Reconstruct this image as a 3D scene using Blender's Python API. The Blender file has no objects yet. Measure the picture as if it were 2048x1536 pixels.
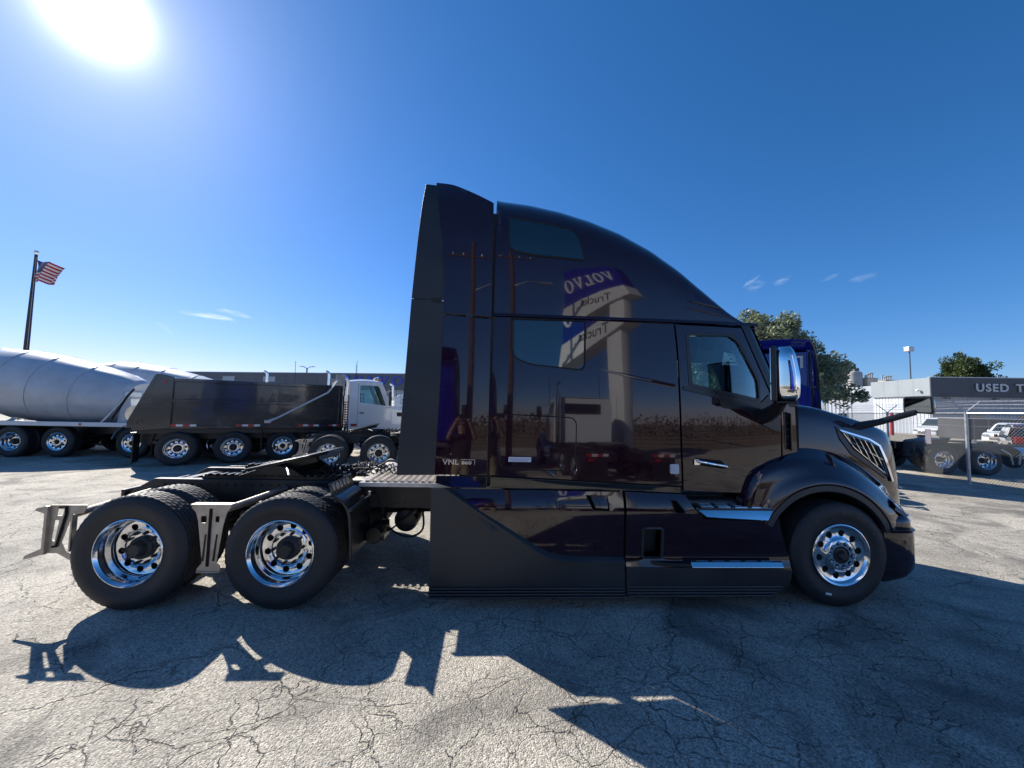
import bpy, bmesh, math, random
from mathutils import Vector, Matrix
random.seed(7)
PI = math.pi
R = math.radians
scene = bpy.context.scene
COL = scene.collection

# ---------------------------------------------------------------- camera
def setup_camera():
    p, r, a = R(3.736), R(1.329), R(3.078)
    fw = Vector((math.sin(a)*math.cos(p), math.cos(a)*math.cos(p), math.sin(p)))
    rt = Vector((math.cos(a), -math.sin(a), 0))
    up = rt.cross(fw)
    rt2 = rt*math.cos(r) + up*math.sin(r)
    up2 = -rt*math.sin(r) + up*math.cos(r)
    cam = bpy.data.cameras.new('camera')
    cam.sensor_fit = 'HORIZONTAL'; cam.sensor_width = 36.0
    cam.lens = 36.0*769/2048
    cam.clip_start = 0.02; cam.clip_end = 3000
    o = bpy.data.objects.new('camera', cam); COL.objects.link(o)
    m = Matrix((rt2, up2, -fw)).transposed().to_4x4()
    m.translation = Vector((0, -3.776, 1.907))
    o.matrix_world = m
    scene.camera = o
setup_camera()

# ---------------------------------------------------------------- sky and sun
SUN_AZ, SUN_EL = R(-46.7), R(35.0)          # azimuth measured from +Y towards +X
SUN = Vector((math.sin(SUN_AZ)*math.cos(SUN_EL), math.cos(SUN_AZ)*math.cos(SUN_EL), math.sin(SUN_EL)))
def setup_world():
    w = bpy.data.worlds.new('World'); scene.world = w; w.use_nodes = True
    nt = w.node_tree; nt.nodes.clear()
    N = nt.nodes.new; L = nt.links.new
    out = N('ShaderNodeOutputWorld')
    sky = N('ShaderNodeTexSky'); sky.sky_type = 'NISHITA'; sky.sun_disc = False
    sky.sun_elevation = SUN_EL; sky.sun_rotation = SUN_AZ
    sky.altitude = 100; sky.air_density = 1.0; sky.dust_density = 0.18; sky.ozone_density = 2.0
    sp = N('ShaderNodeSeparateColor'); hs = N('ShaderNodeCombineColor')
    pw = N('ShaderNodeMath'); pw.operation = 'POWER'; pw.inputs[1].default_value = 1.45; L(sp.outputs[0], pw.inputs[0])
    for src, k, i in ((pw.outputs[0], .205, 0), (sp.outputs[1], .58, 1), (sp.outputs[2], .93, 2)):
        q = N('ShaderNodeMath'); q.operation = 'MULTIPLY'; q.inputs[1].default_value = k; L(src, q.inputs[0]); L(q.outputs[0], hs.inputs[i])
    bg = N('ShaderNodeBackground'); bg.inputs[1].default_value = 0.093
    L(sky.outputs[0], sp.inputs[0])
    tc = N('ShaderNodeTexCoord')
    # thin cirrus streaks
    def cloud(az, el, wid, hgt, tilt, amount):
        d = Vector((math.sin(R(az))*math.cos(R(el)), math.cos(R(az))*math.cos(R(el)), math.sin(R(el))))
        rt = Vector((math.cos(R(az)), -math.sin(R(az)), 0)); up = rt.cross(d)
        rt2 = rt*math.cos(R(tilt)) + up*math.sin(R(tilt)); up2 = up*math.cos(R(tilt)) - rt*math.sin(R(tilt))
        def dot(v, s):
            n = N('ShaderNodeVectorMath'); n.operation = 'DOT_PRODUCT'; n.inputs[1].default_value = v
            L(wob.outputs[0], n.inputs[0])
            m = N('ShaderNodeMath'); m.operation = 'DIVIDE'; m.inputs[1].default_value = s; L(n.outputs['Value'], m.inputs[0])
            q = N('ShaderNodeMath'); q.operation = 'POWER'; q.inputs[1].default_value = 2
            ab = N('ShaderNodeMath'); ab.operation = 'ABSOLUTE'; L(m.outputs[0], ab.inputs[0]); L(ab.outputs[0], q.inputs[0])
            return q
        a_, b_ = dot(rt2, math.radians(wid)), dot(up2, math.radians(hgt))
        s = N('ShaderNodeMath'); L(a_.outputs[0], s.inputs[0]); L(b_.outputs[0], s.inputs[1])
        front = N('ShaderNodeVectorMath'); front.operation = 'DOT_PRODUCT'; front.inputs[1].default_value = d
        L(tc.outputs['Generated'], front.inputs[0])
        mr = N('ShaderNodeMapRange'); mr.interpolation_type = 'SMOOTHSTEP'
        mr.inputs[1].default_value = 1.0; mr.inputs[2].default_value = 0.0
        mr.inputs[3].default_value = 0.0; mr.inputs[4].default_value = amount
        L(s.outputs[0], mr.inputs[0])
        gt = N('ShaderNodeMath'); gt.operation = 'GREATER_THAN'; gt.inputs[1].default_value = 0
        L(front.outputs['Value'], gt.inputs[0])
        ml = N('ShaderNodeMath'); ml.operation = 'MULTIPLY'; L(gt.outputs[0], ml.inputs[0]); L(mr.outputs[0], ml.inputs[1])
        ml2 = N('ShaderNodeMath'); ml2.operation = 'MULTIPLY'; L(ml.outputs[0], ml2.inputs[0]); L(wisp.outputs[0], ml2.inputs[1])
        return ml2
    nz = N('ShaderNodeTexNoise'); nz.inputs['Scale'].default_value = 22; nz.inputs['Detail'].default_value = 4
    L(tc.outputs['Generated'], nz.inputs['Vector'])
    sub = N('ShaderNodeVectorMath'); sub.operation = 'SUBTRACT'; sub.inputs[1].default_value = (.5, .5, .5); L(nz.outputs['Color'], sub.inputs[0])
    scl = N('ShaderNodeVectorMath'); scl.operation = 'SCALE'; scl.inputs['Scale'].default_value = 0.018; L(sub.outputs[0], scl.inputs[0])
    wob = N('ShaderNodeVectorMath'); wob.operation = 'ADD'; L(tc.outputs['Generated'], wob.inputs[0]); L(scl.outputs[0], wob.inputs[1])
    nz2 = N('ShaderNodeTexNoise'); nz2.inputs['Scale'].default_value = 60; nz2.inputs['Detail'].default_value = 5
    mp = N('ShaderNodeMapping'); mp.inputs['Scale'].default_value = (.6, .6, 2.6); L(tc.outputs['Generated'], mp.inputs[0]); L(mp.outputs[0], nz2.inputs['Vector'])
    wisp = N('ShaderNodeMapRange'); wisp.inputs[1].default_value = .3; wisp.inputs[2].default_value = .65
    L(nz2.outputs['Fac'], wisp.inputs[0])
    cl = [cloud(-35.6, 10.0, 3.2, .45, -4, .75), cloud(-33.3, 10.8, 2.2, .32, -4, .45), cloud(-39.3, 7.9, 1.0, .25, -40, .2),
          cloud(35.4, 16.6, 1.5, .25, 38, .26), cloud(35.7, 15.9, 1.2, .7, 20, .13), cloud(38.4, 16.3, 1.1, .5, 25, .22),
          cloud(43.0, 15.8, 1.0, .3, 18, .12), cloud(45.8, 15.2, 1.4, .45, 12, .13)]
    acc = cl[0]
    for k in cl[1:]:
        s = N('ShaderNodeMath'); L(acc.outputs[0], s.inputs[0]); L(k.outputs[0], s.inputs[1]); acc = s
    # brightness of the sky close round the sun itself
    dt = N('ShaderNodeVectorMath'); dt.operation = 'DOT_PRODUCT'; dt.inputs[1].default_value = SUN
    L(tc.outputs['Generated'], dt.inputs[0])
    ac = N('ShaderNodeMath'); ac.operation = 'ARCCOSINE'; L(dt.outputs['Value'], ac.inputs[0])
    def lobe(w_, amp):
        q = N('ShaderNodeMath'); q.operation = 'DIVIDE'; q.inputs[1].default_value = -R(w_); L(ac.outputs[0], q.inputs[0])
        e = N('ShaderNodeMath'); e.operation = 'EXPONENT'; L(q.outputs[0], e.inputs[0])
        m = N('ShaderNodeMath'); m.operation = 'MULTIPLY'; m.inputs[1].default_value = amp; L(e.outputs[0], m.inputs[0])
        return m
    l1, l2 = lobe(.95, 12.0), lobe(7.0, .27)
    s0 = N('ShaderNodeMath'); L(l1.outputs[0], s0.inputs[0]); L(l2.outputs[0], s0.inputs[1])
    mn = N('ShaderNodeMath'); mn.operation = 'MINIMUM'; mn.inputs[1].default_value = 8.0; L(s0.outputs[0], mn.inputs[0])
    glow = N('ShaderNodeBackground'); glow.inputs[0].default_value = (1, .98, .94, 1); L(mn.outputs[0], glow.inputs[1])
    cb = N('ShaderNodeBackground'); cb.inputs[0].default_value = (.75, .88, 1, 1); cb.inputs[1].default_value = .75
    mix = N('ShaderNodeMixShader')
    L(hs.outputs[0], bg.inputs[0]); L(acc.outputs[0], mix.inputs[0]); L(bg.outputs[0], mix.inputs[1]); L(cb.outputs[0], mix.inputs[2])
    add = N('ShaderNodeAddShader'); L(mix.outputs[0], add.inputs[0]); L(glow.outputs[0], add.inputs[1])
    L(add.outputs[0], out.inputs[0])
setup_world()
def setup_sun():
    l = bpy.data.lights.new('sun', 'SUN'); l.energy = 5.0; l.angle = R(.53); l.color = (1, .95, .87)
    o = bpy.data.objects.new('sun', l); COL.objects.link(o)
    o.rotation_euler = SUN.to_track_quat('Z', 'Y').to_euler()
    o.location = (0, 0, 30)
setup_sun()
scene.view_settings.view_transform = 'Standard'; scene.view_settings.look = 'None'
scene.view_settings.gamma = 1; scene.view_settings.exposure = 0.70
scene.view_settings.use_curve_mapping = False
scene.cycles.max_bounces = 10; scene.cycles.transparent_max_bounces = 12
scene.cycles.sample_clamp_indirect = 6

# ---------------------------------------------------------------- materials
MATS = {}
def mat(name, color, rough=.5, metal=0., coat=0., ior=1.5, noise=None, bump=None, spec=.5, trans=0., alpha=1., coat_rough=.03, emit=None):
    """noise=(scale, amount) varies colour and roughness; bump=(scale, strength, distance)"""
    if name in MATS: return MATS[name]
    m = bpy.data.materials.new(name); m.use_nodes = True; MATS[name] = m
    nt = m.node_tree; b = nt.nodes['Principled BSDF']; N = nt.nodes.new; L = nt.links.new
    c = (*color, 1)
    b.inputs['Base Color'].default_value = c; b.inputs['Roughness'].default_value = rough
    b.inputs['Metallic'].default_value = metal; b.inputs['Coat Weight'].default_value = coat
    b.inputs['Coat Roughness'].default_value = coat_rough
    b.inputs['IOR'].default_value = ior; b.inputs['Specular IOR Level'].default_value = spec
    b.inputs['Transmission Weight'].default_value = trans; b.inputs['Alpha'].default_value = alpha
    if emit: b.inputs['Emission Color'].default_value = (*emit[0], 1); b.inputs['Emission Strength'].default_value = emit[1]
    tc = N('ShaderNodeTexCoord')
    if noise:
        n = N('ShaderNodeTexNoise'); n.inputs['Scale'].default_value = noise[0]; n.inputs['Detail'].default_value = 6
        L(tc.outputs['Object'], n.inputs['Vector'])
        mx = N('ShaderNodeMix'); mx.data_type = 'RGBA'
        mx.inputs['A'].default_value = (*[x*(1-noise[1]) for x in color], 1); mx.inputs['B'].default_value = (*[min(1, x*(1+noise[1])) for x in color], 1)
        mr = N('ShaderNodeMapRange'); mr.inputs[1].default_value = .3; mr.inputs[2].default_value = .7
        L(n.outputs['Fac'], mr.inputs[0]); L(mr.outputs[0], mx.inputs['Factor']); L(mx.outputs['Result'], b.inputs['Base Color'])
        m2 = N('ShaderNodeMapRange'); m2.inputs[1].default_value = .3; m2.inputs[2].default_value = .7
        m2.inputs[3].default_value = max(.02, rough*(1-noise[1]*.5)); m2.inputs[4].default_value = min(1, rough*(1+noise[1]*.5))
        L(n.outputs['Fac'], m2.inputs[0]); L(m2.outputs[0], b.inputs['Roughness'])
    if bump:
        n = N('ShaderNodeTexNoise'); n.inputs['Scale'].default_value = bump[0]; n.inputs['Detail'].default_value = 3
        L(tc.outputs['Object'], n.inputs['Vector'])
        bp = N('ShaderNodeBump'); bp.inputs['Strength'].default_value = bump[1]; bp.inputs['Distance'].default_value = bump[2]
        L(n.outputs['Fac'], bp.inputs['Height']); L(bp.outputs[0], b.inputs['Normal'])
        if coat: L(bp.outputs[0], b.inputs['Coat Normal'])
    return m

def paint(name, color, metal=0.):
    return mat(name, color, rough=.08, metal=metal, coat=1., ior=1.5, spec=.22, bump=(.9, .25, .004), coat_rough=.01)
M = dict(
    body=paint('black_cherry_paint', (.017, .0042, .0105)),
    blue=paint('deep_blue_paint', (.006, .018, .30)),
    white=paint('white_truck_paint', (.72, .74, .76)),
    blackgloss=paint('gloss_black_paint', (.010, .012, .014)),
    dumppaint=mat('dump_box_black', (.012, .018, .024), .22, coat=.8, noise=(1.5, .3), bump=(1.1, .5, .010), coat_rough=.05),
    silver=mat('silver_paint', (.42, .43, .44), .3, .6, 1.),
    plastic=mat('dark_grey_plastic', (.020, .024, .028), .46, noise=(1.6, .28), bump=(350, .15, .001)),
    plastic_smooth=mat('smooth_black_plastic', (.016, .017, .02), .3, noise=(4, .2)),
    rubber=mat('rubber_seal', (.010, .010, .011), .6),
    tyre=mat('tyre_rubber', (.022, .022, .023), .62, noise=(9, .25), bump=(60, .12, .002)),
    tread=mat('tread_rubber', (.05, .047, .043), .8, noise=(14, .35)),
    frame=mat('chassis_black_paint', (.018, .019, .021), .35, noise=(5, .3)),
    grease=mat('oily_black_steel', (.02, .019, .018), .3, .3, noise=(9, .4)),
    chrome=mat('chrome', (.86, .87, .88), .05, 1., noise=(3, .05)),
    alu=mat('polished_aluminium', (.80, .81, .83), .13, 1., noise=(8, .12), bump=(4, .15, .004)),
    aluplate=mat('mill_aluminium', (.44, .39, .33), .45, .75, noise=(9, .22)),
    steel=mat('galvanised_steel', (.50, .51, .52), .42, .75, noise=(12, .2)),
    hub=mat('dirty_black_hub', (.020, .021, .022), .5, noise=(20, .5), bump=(40, .4, .004)),
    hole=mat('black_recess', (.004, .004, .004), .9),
    glass_dark=mat('privacy_glass', (.010, .022, .026), .02, 0, 1., ior=1.6),
    white_print=mat('white_print', (.75, .76, .78), .4),
    badge=mat('satin_badge', (.70, .70, .72), .25, .9),
    red=mat('red_lens', (.45, .012, .012), .2, coat=.6),
    amber=mat('amber_lens', (.6, .17, .01), .2, coat=.6),
    redtape=mat('red_reflector_tape', (.5, .03, .03), .35),
    whitetape=mat('white_reflector_tape', (.78, .78, .76), .35),
    interior=mat('cab_interior', (.035, .035, .037), .8, noise=(8, .2)),
    seat=mat('seat_fabric', (.03, .03, .034), .9),
    lens=mat('clear_headlamp_lens', (.5, .52, .55), .05, .6, 1.),
    paper=mat('paper', (.7, .72, .74), .8),
)
def glass(name, tint, rough=0.0):
    """thin window glass: mostly see-through, with a mirror-like skin"""
    if name in MATS: return MATS[name]
    m = bpy.data.materials.new(name); m.use_nodes = True; MATS[name] = m
    nt = m.node_tree; nt.nodes.clear(); N = nt.nodes.new; L = nt.links.new
    o = N('ShaderNodeOutputMaterial'); t = N('ShaderNodeBsdfTransparent'); t.inputs[0].default_value = (*tint, 1)
    g = N('ShaderNodeBsdfGlossy'); g.inputs['Roughness'].default_value = rough; g.inputs[0].default_value = (1, 1, 1, 1)
    f = N('ShaderNodeFresnel'); f.inputs[0].default_value = 1.5
    mx = N('ShaderNodeMixShader'); L(f.outputs[0], mx.inputs[0]); L(t.outputs[0], mx.inputs[1]); L(g.outputs[0], mx.inputs[2]); L(mx.outputs[0], o.inputs[0])
    return m
M['glass'] = glass('tinted_window_glass', (.80, .93, .91))
M['glass_ws'] = glass('windscreen_glass', (.74, .90, .88))

# ---------------------------------------------------------------- mesh helpers
def empty(name, loc=(0, 0, 0), rotz=0, parent=None):
    o = bpy.data.objects.new(name, None); COL.objects.link(o); o.location = loc; o.rotation_euler = (0, 0, rotz)
    o.empty_display_size = .2
    if parent: o.parent = parent
    return o
def tag(o, label=None, cat=None, group=None, kind=None):
    if label: o['label'] = label
    if cat: o['category'] = cat
    if group: o['group'] = group
    if kind: o['kind'] = kind
    return o
def thing(name, label, cat, loc=(0, 0, 0), rotz=0, group=None):
    return tag(empty(name, loc, rotz), label, cat, group)

class MB:
    def __init__(s): s.bm = bmesh.new()
    def box(s, a, b, rot=None, about=None):
        """axis box between corners a and b"""
        x0, y0, z0 = a; x1, y1, z1 = b
        vs = [s.bm.verts.new(p) for p in ((x0, y0, z0), (x1, y0, z0), (x1, y1, z0), (x0, y1, z0), (x0, y0, z1), (x1, y0, z1), (x1, y1, z1), (x0, y1, z1))]
        for f in ((0, 3, 2, 1), (4, 5, 6, 7), (0, 1, 5, 4), (1, 2, 6, 5), (2, 3, 7, 6), (3, 0, 4, 7)): s.bm.faces.new([vs[i] for i in f])
        if rot is not None:
            c = Vector(about) if about is not None else (Vector(a)+Vector(b))/2
            bmesh.ops.rotate(s.bm, verts=vs, cent=c, matrix=rot)
        return s
    def prism(s, pts, axis, lo, hi):
        """2D outline swept along an axis: 'y' pts=(x,z); 'z' pts=(x,y); 'x' pts=(y,z)"""
        def P(p, t): return {'y': (p[0], t, p[1]), 'z': (p[0], p[1], t), 'x': (t, p[0], p[1])}[axis]
        a = [s.bm.verts.new(P(p, lo)) for p in pts]; b = [s.bm.verts.new(P(p, hi)) for p in pts]
        n = len(pts)
        s.bm.faces.new(a[::-1]); s.bm.faces.new(b)
        for i in range(n): s.bm.faces.new((a[i], a[(i+1) % n], b[(i+1) % n], b[i]))
        return s
    def tube(s, pts, r, seg=8, caps=True):
        pts = [Vector(p) for p in pts]; n = len(pts); rs = r if isinstance(r, (list, tuple)) else [r]*n
        rings = []; prev = None
        for i, p in enumerate(pts):
            t = (pts[min(i+1, n-1)]-pts[max(i-1, 0)]).normalized()
            if prev is None:
                prev = t.orthogonal().normalized()
            prev = (prev - t*prev.dot(t)); prev = prev.normalized() if prev.length > 1e-6 else t.orthogonal().normalized()
            u = prev; v = t.cross(u)
            rings.append([s.bm.verts.new(p + (u*math.cos(2*PI*k/seg)+v*math.sin(2*PI*k/seg))*rs[i]) for k in range(seg)])
        for a, b in zip(rings, rings[1:]):
            for k in range(seg): s.bm.faces.new((a[k], a[(k+1) % seg], b[(k+1) % seg], b[k]))
        if caps:
            s.bm.faces.new(rings[0][::-1]); s.bm.faces.new(rings[-1])
        return s
    def lathe(s, prof, origin=(0, 0, 0), axis='y', seg=32, mod=None, arc=(0, 2*PI)):
        """prof=(radius, along-axis)"""
        o = Vector(origin); full = abs(arc[1]-arc[0]-2*PI) < 1e-6
        cnt = seg if full else seg+1
        rings = []
        for k in range(cnt):
            th = arc[0]+(arc[1]-arc[0])*k/seg; ring = []
            for i, (r, h) in enumerate(prof):
                if mod: r = mod(i, k, r)
                c_, s_ = r*math.cos(th), r*math.sin(th)
                ring.append(s.bm.verts.new(o+Vector({'y': (c_, h, s_), 'z': (c_, s_, h), 'x': (h, c_, s_)}[axis])))
            rings.append(ring)
        m = len(rings)
        for k in range(m if full else m-1):
            a, b = rings[k], rings[(k+1) % m]
            for i in range(len(prof)-1): s.bm.faces.new((a[i], a[i+1], b[i+1], b[i]))
        return s
    def cyl(s, a, b, r, seg=16): return s.tube([a, b], r, seg)
    def grid(s, rows, close=False):
        vs = [[s.bm.verts.new(p) for p in row] for row in rows]
        for a, b in zip(vs, vs[1:]):
            n = len(a)
            for i in range(n if close else n-1): s.bm.faces.new((a[i], a[(i+1) % n], b[(i+1) % n], b[i]))
        return s
    def build(s, name, m, parent=None, smooth=True, bevel=0, angle=35, solid=0, kind=None, bseg=2, normals=True):
        bmesh.ops.remove_doubles(s.bm, verts=s.bm.verts, dist=1e-5)
        if normals: bmesh.ops.recalc_face_normals(s.bm, faces=s.bm.faces)
        me = bpy.data.meshes.new(name); s.bm.to_mesh(me); s.bm.free()
        return link(me, name, m, parent, smooth, bevel, angle, solid, kind, bseg)
def link(me, name, m, parent=None, smooth=True, bevel=0, angle=35, solid=0, kind=None, bseg=2):
    me.materials.clear(); me.materials.append(m)
    if smooth and not bevel:
        for p in me.polygons: p.use_smooth = True
        try: me.set_sharp_from_angle(angle=R(angle))
        except Exception: pass
    elif bevel:
        for p in me.polygons: p.use_smooth = True
    o = bpy.data.objects.new(name, me); COL.objects.link(o)
    if parent: o.parent = parent
    if solid:
        md = o.modifiers.new('solid', 'SOLIDIFY'); md.thickness = solid; md.offset = -1
        if smooth and not bevel:
            es = o.modifiers.new('split', 'EDGE_SPLIT'); es.split_angle = R(50)
    if bevel:
        md = o.modifiers.new('bevel', 'BEVEL'); md.width = bevel; md.segments = bseg; md.limit_method = 'ANGLE'
        md.angle_limit = R(38); md.harden_normals = True
    if kind: o['kind'] = kind
    return o

def smooth_outline(pts, rad=.03, n=4):
    """round every corner of a 2D outline"""
    out = []; k = len(pts)
    for i in range(k):
        p = Vector(pts[i][:2]); a = Vector(pts[i-1][:2]); b = Vector(pts[(i+1) % k][:2])
        r = pts[i][2] if len(pts[i]) > 2 else rad
        la, lb = (a-p).length, (b-p).length; t = min(r, la*.45, lb*.45)
        if t < 1e-4: out.append((p.x, p.y)); continue
        p0 = p+(a-p)/la*t; p1 = p+(b-p)/lb*t
        for j in range(n+1):
            s = j/n; q = p0*(1-s)**2+p*2*s*(1-s)+p1*s*s; out.append((q.x, q.y))
    return out
def curve(pts, n=6):
    """Catmull-Rom through open list of points (any dimension)"""
    P = [Vector(p) for p in pts]; out = []
    for i in range(len(P)-1):
        p0, p1, p2, p3 = P[max(i-1, 0)], P[i], P[i+1], P[min(i+2, len(P)-1)]
        for j in range(n):
            t = j/n
            out.append(.5*((2*p1)+(p2-p0)*t+(2*p0-5*p1+4*p2-p3)*t*t+(3*p1-p0-3*p2+p3)*t**3))
    out.append(P[-1]); return [tuple(q) for q in out]
def lerp_table(tab, x):
    if x <= tab[0][0]: return tab[0][1]
    for (a, b), (c, d) in zip(tab, tab[1:]):
        if x <= c: return b+(d-b)*(x-a)/(c-a)
    return tab[-1][1]

def panel(name, outline, m, parent, Y, th=.02, holes=(), cell=.12, bevel=.005, far=True, zcell=None, width=2.5):
    """sheet-metal panel: an (x,z) outline with holes, laid on the surface y=Y(x,z), with real thickness"""
    bm = bmesh.new(); edges = []
    for loop in (outline,)+tuple(holes):
        vs = [bm.verts.new((p[0], 0, p[1])) for p in loop]
        for i in range(len(vs)): edges.append(bm.edges.new((vs[i], vs[(i+1) % len(vs)])))
    bmesh.ops.triangle_fill(bm, edges=edges, use_beauty=True)
    xs = [v.co.x for v in bm.verts]; zs = [v.co.z for v in bm.verts]
    bmesh.ops.dissolve_limit(bm, angle_limit=.01, verts=bm.verts, edges=[e for e in bm.edges if len(e.link_faces) == 2])
    zc = zcell or cell
    def cuts(lo, hi, st, axis):
        n = int((hi-lo)/st)
        for k in range(1, n+1):
            t = lo+(hi-lo)*k/(n+1)
            bmesh.ops.bisect_plane(bm, geom=bm.verts[:]+bm.edges[:]+bm.faces[:], plane_co=(t, 0, 0) if axis == 0 else (0, 0, t), plane_no=(1, 0, 0) if axis == 0 else (0, 0, 1))
    cuts(min(xs), max(xs), cell, 0); cuts(min(zs), max(zs), zc, 2)
    for v in bm.verts: v.co.y = Y(v.co.x, v.co.z)
    for f in bm.faces:
        f.normal_update()
        if f.normal.y > 0: f.normal_flip()
    ex = bmesh.ops.extrude_face_region(bm, geom=bm.faces[:])
    # the extruded copy is the outer skin's inner face
    nv = [g for g in ex['geom'] if isinstance(g, bmesh.types.BMVert)]
    for v in nv: v.co.y += th
    for f in bm.faces: f.smooth = True
    bmesh.ops.recalc_face_normals(bm, faces=bm.faces)
    me = bpy.data.meshes.new(name); bm.to_mesh(me); bm.free()
    o = link(me, name, m, parent, True, bevel)
    if far: mirror(o, width)
    return o
FAR = []
def mirror(o, width=2.5):
    """the same piece on the other side of the truck"""
    c = o.copy(); COL.objects.link(c); c.scale = (1, -1, 1); c.location = (o.location.x, width-o.location.y, o.location.z)
    c.rotation_euler = (o.rotation_euler.x, o.rotation_euler.y, o.rotation_euler.z)
    FAR.append((o, c)); return c
def mirror_tree(o, width=2.5):
    c = o.copy(); COL.objects.link(c); c.location = (o.location.x, width-o.location.y, o.location.z); c.scale = (o.scale.x, -o.scale.y, o.scale.z)
    for ch in list(o.children):
        d = ch.copy(); COL.objects.link(d); d.parent = c
    return c
def copy_tree(o, parent=None, swap=None):
    c = o.copy(); COL.objects.link(c); c.parent = parent
    if swap and c.type == 'MESH' and c.data.materials and c.data.materials[0] in swap:
        c.material_slots[0].link = 'OBJECT'; c.material_slots[0].material = swap[o.data.materials[0]]
    for ch in list(o.children): copy_tree(ch, c, swap)
    return c
def ring_tube(name, outline, Y, off, r, m, parent, far=True):
    """a thin seal following a closed outline on the surface"""
    pts = [(p[0], Y(p[0], p[1])+off, p[1]) for p in outline]; pts.append(pts[0])
    o = MB().tube(pts, r, 5, caps=False).build(name, m, parent)
    if far: mirror(o)
    return o

# lettering: five-unit-high serif capitals and plain ones from the built-in font
def serif(ch):
    """polygons (x,y) of slab capitals V O L, height 1"""
    if ch == 'V': return [[(-.02, 1), (-.02, .93), (.06, .91), (.36, 0), (.46, 0), (.76, .91), (.84, .93), (.84, 1), (.54, 1), (.54, .93), (.63, .91), (.44, .28), (.25, .91), (.34, .93), (.34, 1)]], .86
    if ch == 'L': return [[(0, 0), (0, .08), (.1, .1), (.1, .9), (0, .92), (0, 1), (.38, 1), (.38, .92), (.28, .9), (.28, .1), (.5, .12), (.58, .32), (.66, .32), (.64, 0)]], .7
    if ch == 'O':
        o = [(.42+.42*math.sin(t*PI/12), .5+.52*math.cos(t*PI/12)) for t in range(24)]
        i = [(.42+.22*math.sin(t*PI/12), .5+.42*math.cos(t*PI/12)) for t in range(24)]
        return [[o[k], o[(k+1) % 24], i[(k+1) % 24], i[k]] for k in range(24)], .9
def serif_word(word, h, depth, gap=.12, mir=False):
    """returns an MB of the word in the x-z plane (y from 0 to -depth), baseline z=0, and its width"""
    mb = MB(); x = 0
    for ch in word:
        polys, w = serif(ch)
        for p in polys: mb.prism([((x+a)*h, b*h) for a, b in p], 'y', -depth, 0)
        x += w+gap
    return mb, (x-gap)*h
def text_mesh(s, size, depth=.0, bold=0.):
    cu = bpy.data.curves.new('text', 'FONT'); cu.body = s; cu.size = size; cu.extrude = depth; cu.offset = bold
    cu.resolution_u = 3
    o = bpy.data.objects.new('text', cu); COL.objects.link(o)
    dg = bpy.context.evaluated_depsgraph_get(); me = bpy.data.meshes.new_from_object(o.evaluated_get(dg))
    bpy.data.objects.remove(o); return me
def text_obj(name, s, size, m, parent, loc, rot, depth=.002, bold=0., sx=1.):
    me = text_mesh(s, size, depth, bold); o = link(me, name, m, parent, smooth=False)
    o.location = loc; o.rotation_euler = rot; o.scale = (sx, 1, 1)
    return o
# ================================================================ wheels
def annulus_holes(mb, r0, r1, prof, n, hr, rc, q=16, rings=3, phase=0):
    """disc band between r0 and r1 with n round holes of radius hr at radius rc; prof(r) gives the y"""
    half = PI/n
    def P(th, r): return (r*math.cos(th), prof(r), r*math.sin(th))
    for k in range(n):
        c = 2*PI*k/n+phase
        outer = []; m = q//4
        for i in range(m): outer.append((c-half+2*half*i/m, r0))
        for i in range(m): outer.append((c+half, r0+(r1-r0)*i/m))
        for i in range(m): outer.append((c+half-2*half*i/m, r1))
        for i in range(m): outer.append((c-half, r1-(r1-r0)*i/m))
        hx, hy = rc*math.cos(c), rc*math.sin(c)
        rows = []
        for j in range(rings+1):
            t = j/rings; row = []
            for th, r in outer:
                ox, oy = r*math.cos(th), r*math.sin(th); d = math.hypot(ox-hx, oy-hy)
                ix, iy = hx+(ox-hx)/d*hr, hy+(oy-hy)/d*hr
                x, y = ix+(ox-ix)*t, iy+(oy-iy)*t; rr = math.hypot(x, y)
                row.append((x, prof(rr), y))
            rows.append(row)
        lip = [(x, y+.018, z) for x, y, z in rows[0]]
        mb.grid([lip]+rows, close=True)

def tyre_mesh(name, Ro=.515, W=.28, tread='drive', seg=168):
    """outer face at y=0, inner at y=W"""
    mb = MB(); Rr = .292
    side = [(Rr, .022), (Rr+.018, .010), (.345, .004), (.36, .001), (.363, -.001), (.375, -.001), (.378, -.003), (.42, -.006), (.45, -.006), (.453, -.004), (.468, -.002), (.478, .004), (Ro-.022, .012), (Ro-.008, .022), (Ro-.001, .033)]
    gro = []; n = 5; w0, w1 = .040, W-.040
    for k in range(n):
        a = w0+(w1-w0)*k/n+.006; b = w0+(w1-w0)*(k+1)/n-.006
        gro += [(Ro-.016, a-.004), (Ro, a), (Ro, b), (Ro-.016, b+.004)]
    prof = side+gro+[(r, W-y) for r, y in side[::-1]]
    s0, s1 = len(side), len(side)+len(gro)
    def mod(i, k, r):
        if s0-2 <= i < s0+4 or s1-4 <= i < s1+2:
            if tread == 'drive': return r-(.005 if k % 3 == 0 else 0)
            return r-(.004 if k % 3 == 0 else 0)
        if s0 <= i < s1: return r-(.005 if (k+i//4*2) % 3 == 0 and tread == 'drive' else 0)
        return r
    mb.lathe(prof, seg=seg, mod=mod); return mb
def barrel(mb, depth, r=.286, W=.24, lip=True, y0=.012):
    """rim flange and bore seen from outside"""
    mb.lathe([(.296, .030), (.306, .018), (.309, .008), (.306, y0-.008), (.300, y0-.010), (.294, y0), (.288, .022), (.281, .03), (.279, .045), (r-.016, .06), (r-.020, .09), (r-.020, .13), (r-.028, .15), (r-.032, depth-.01)], seg=64)
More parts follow.
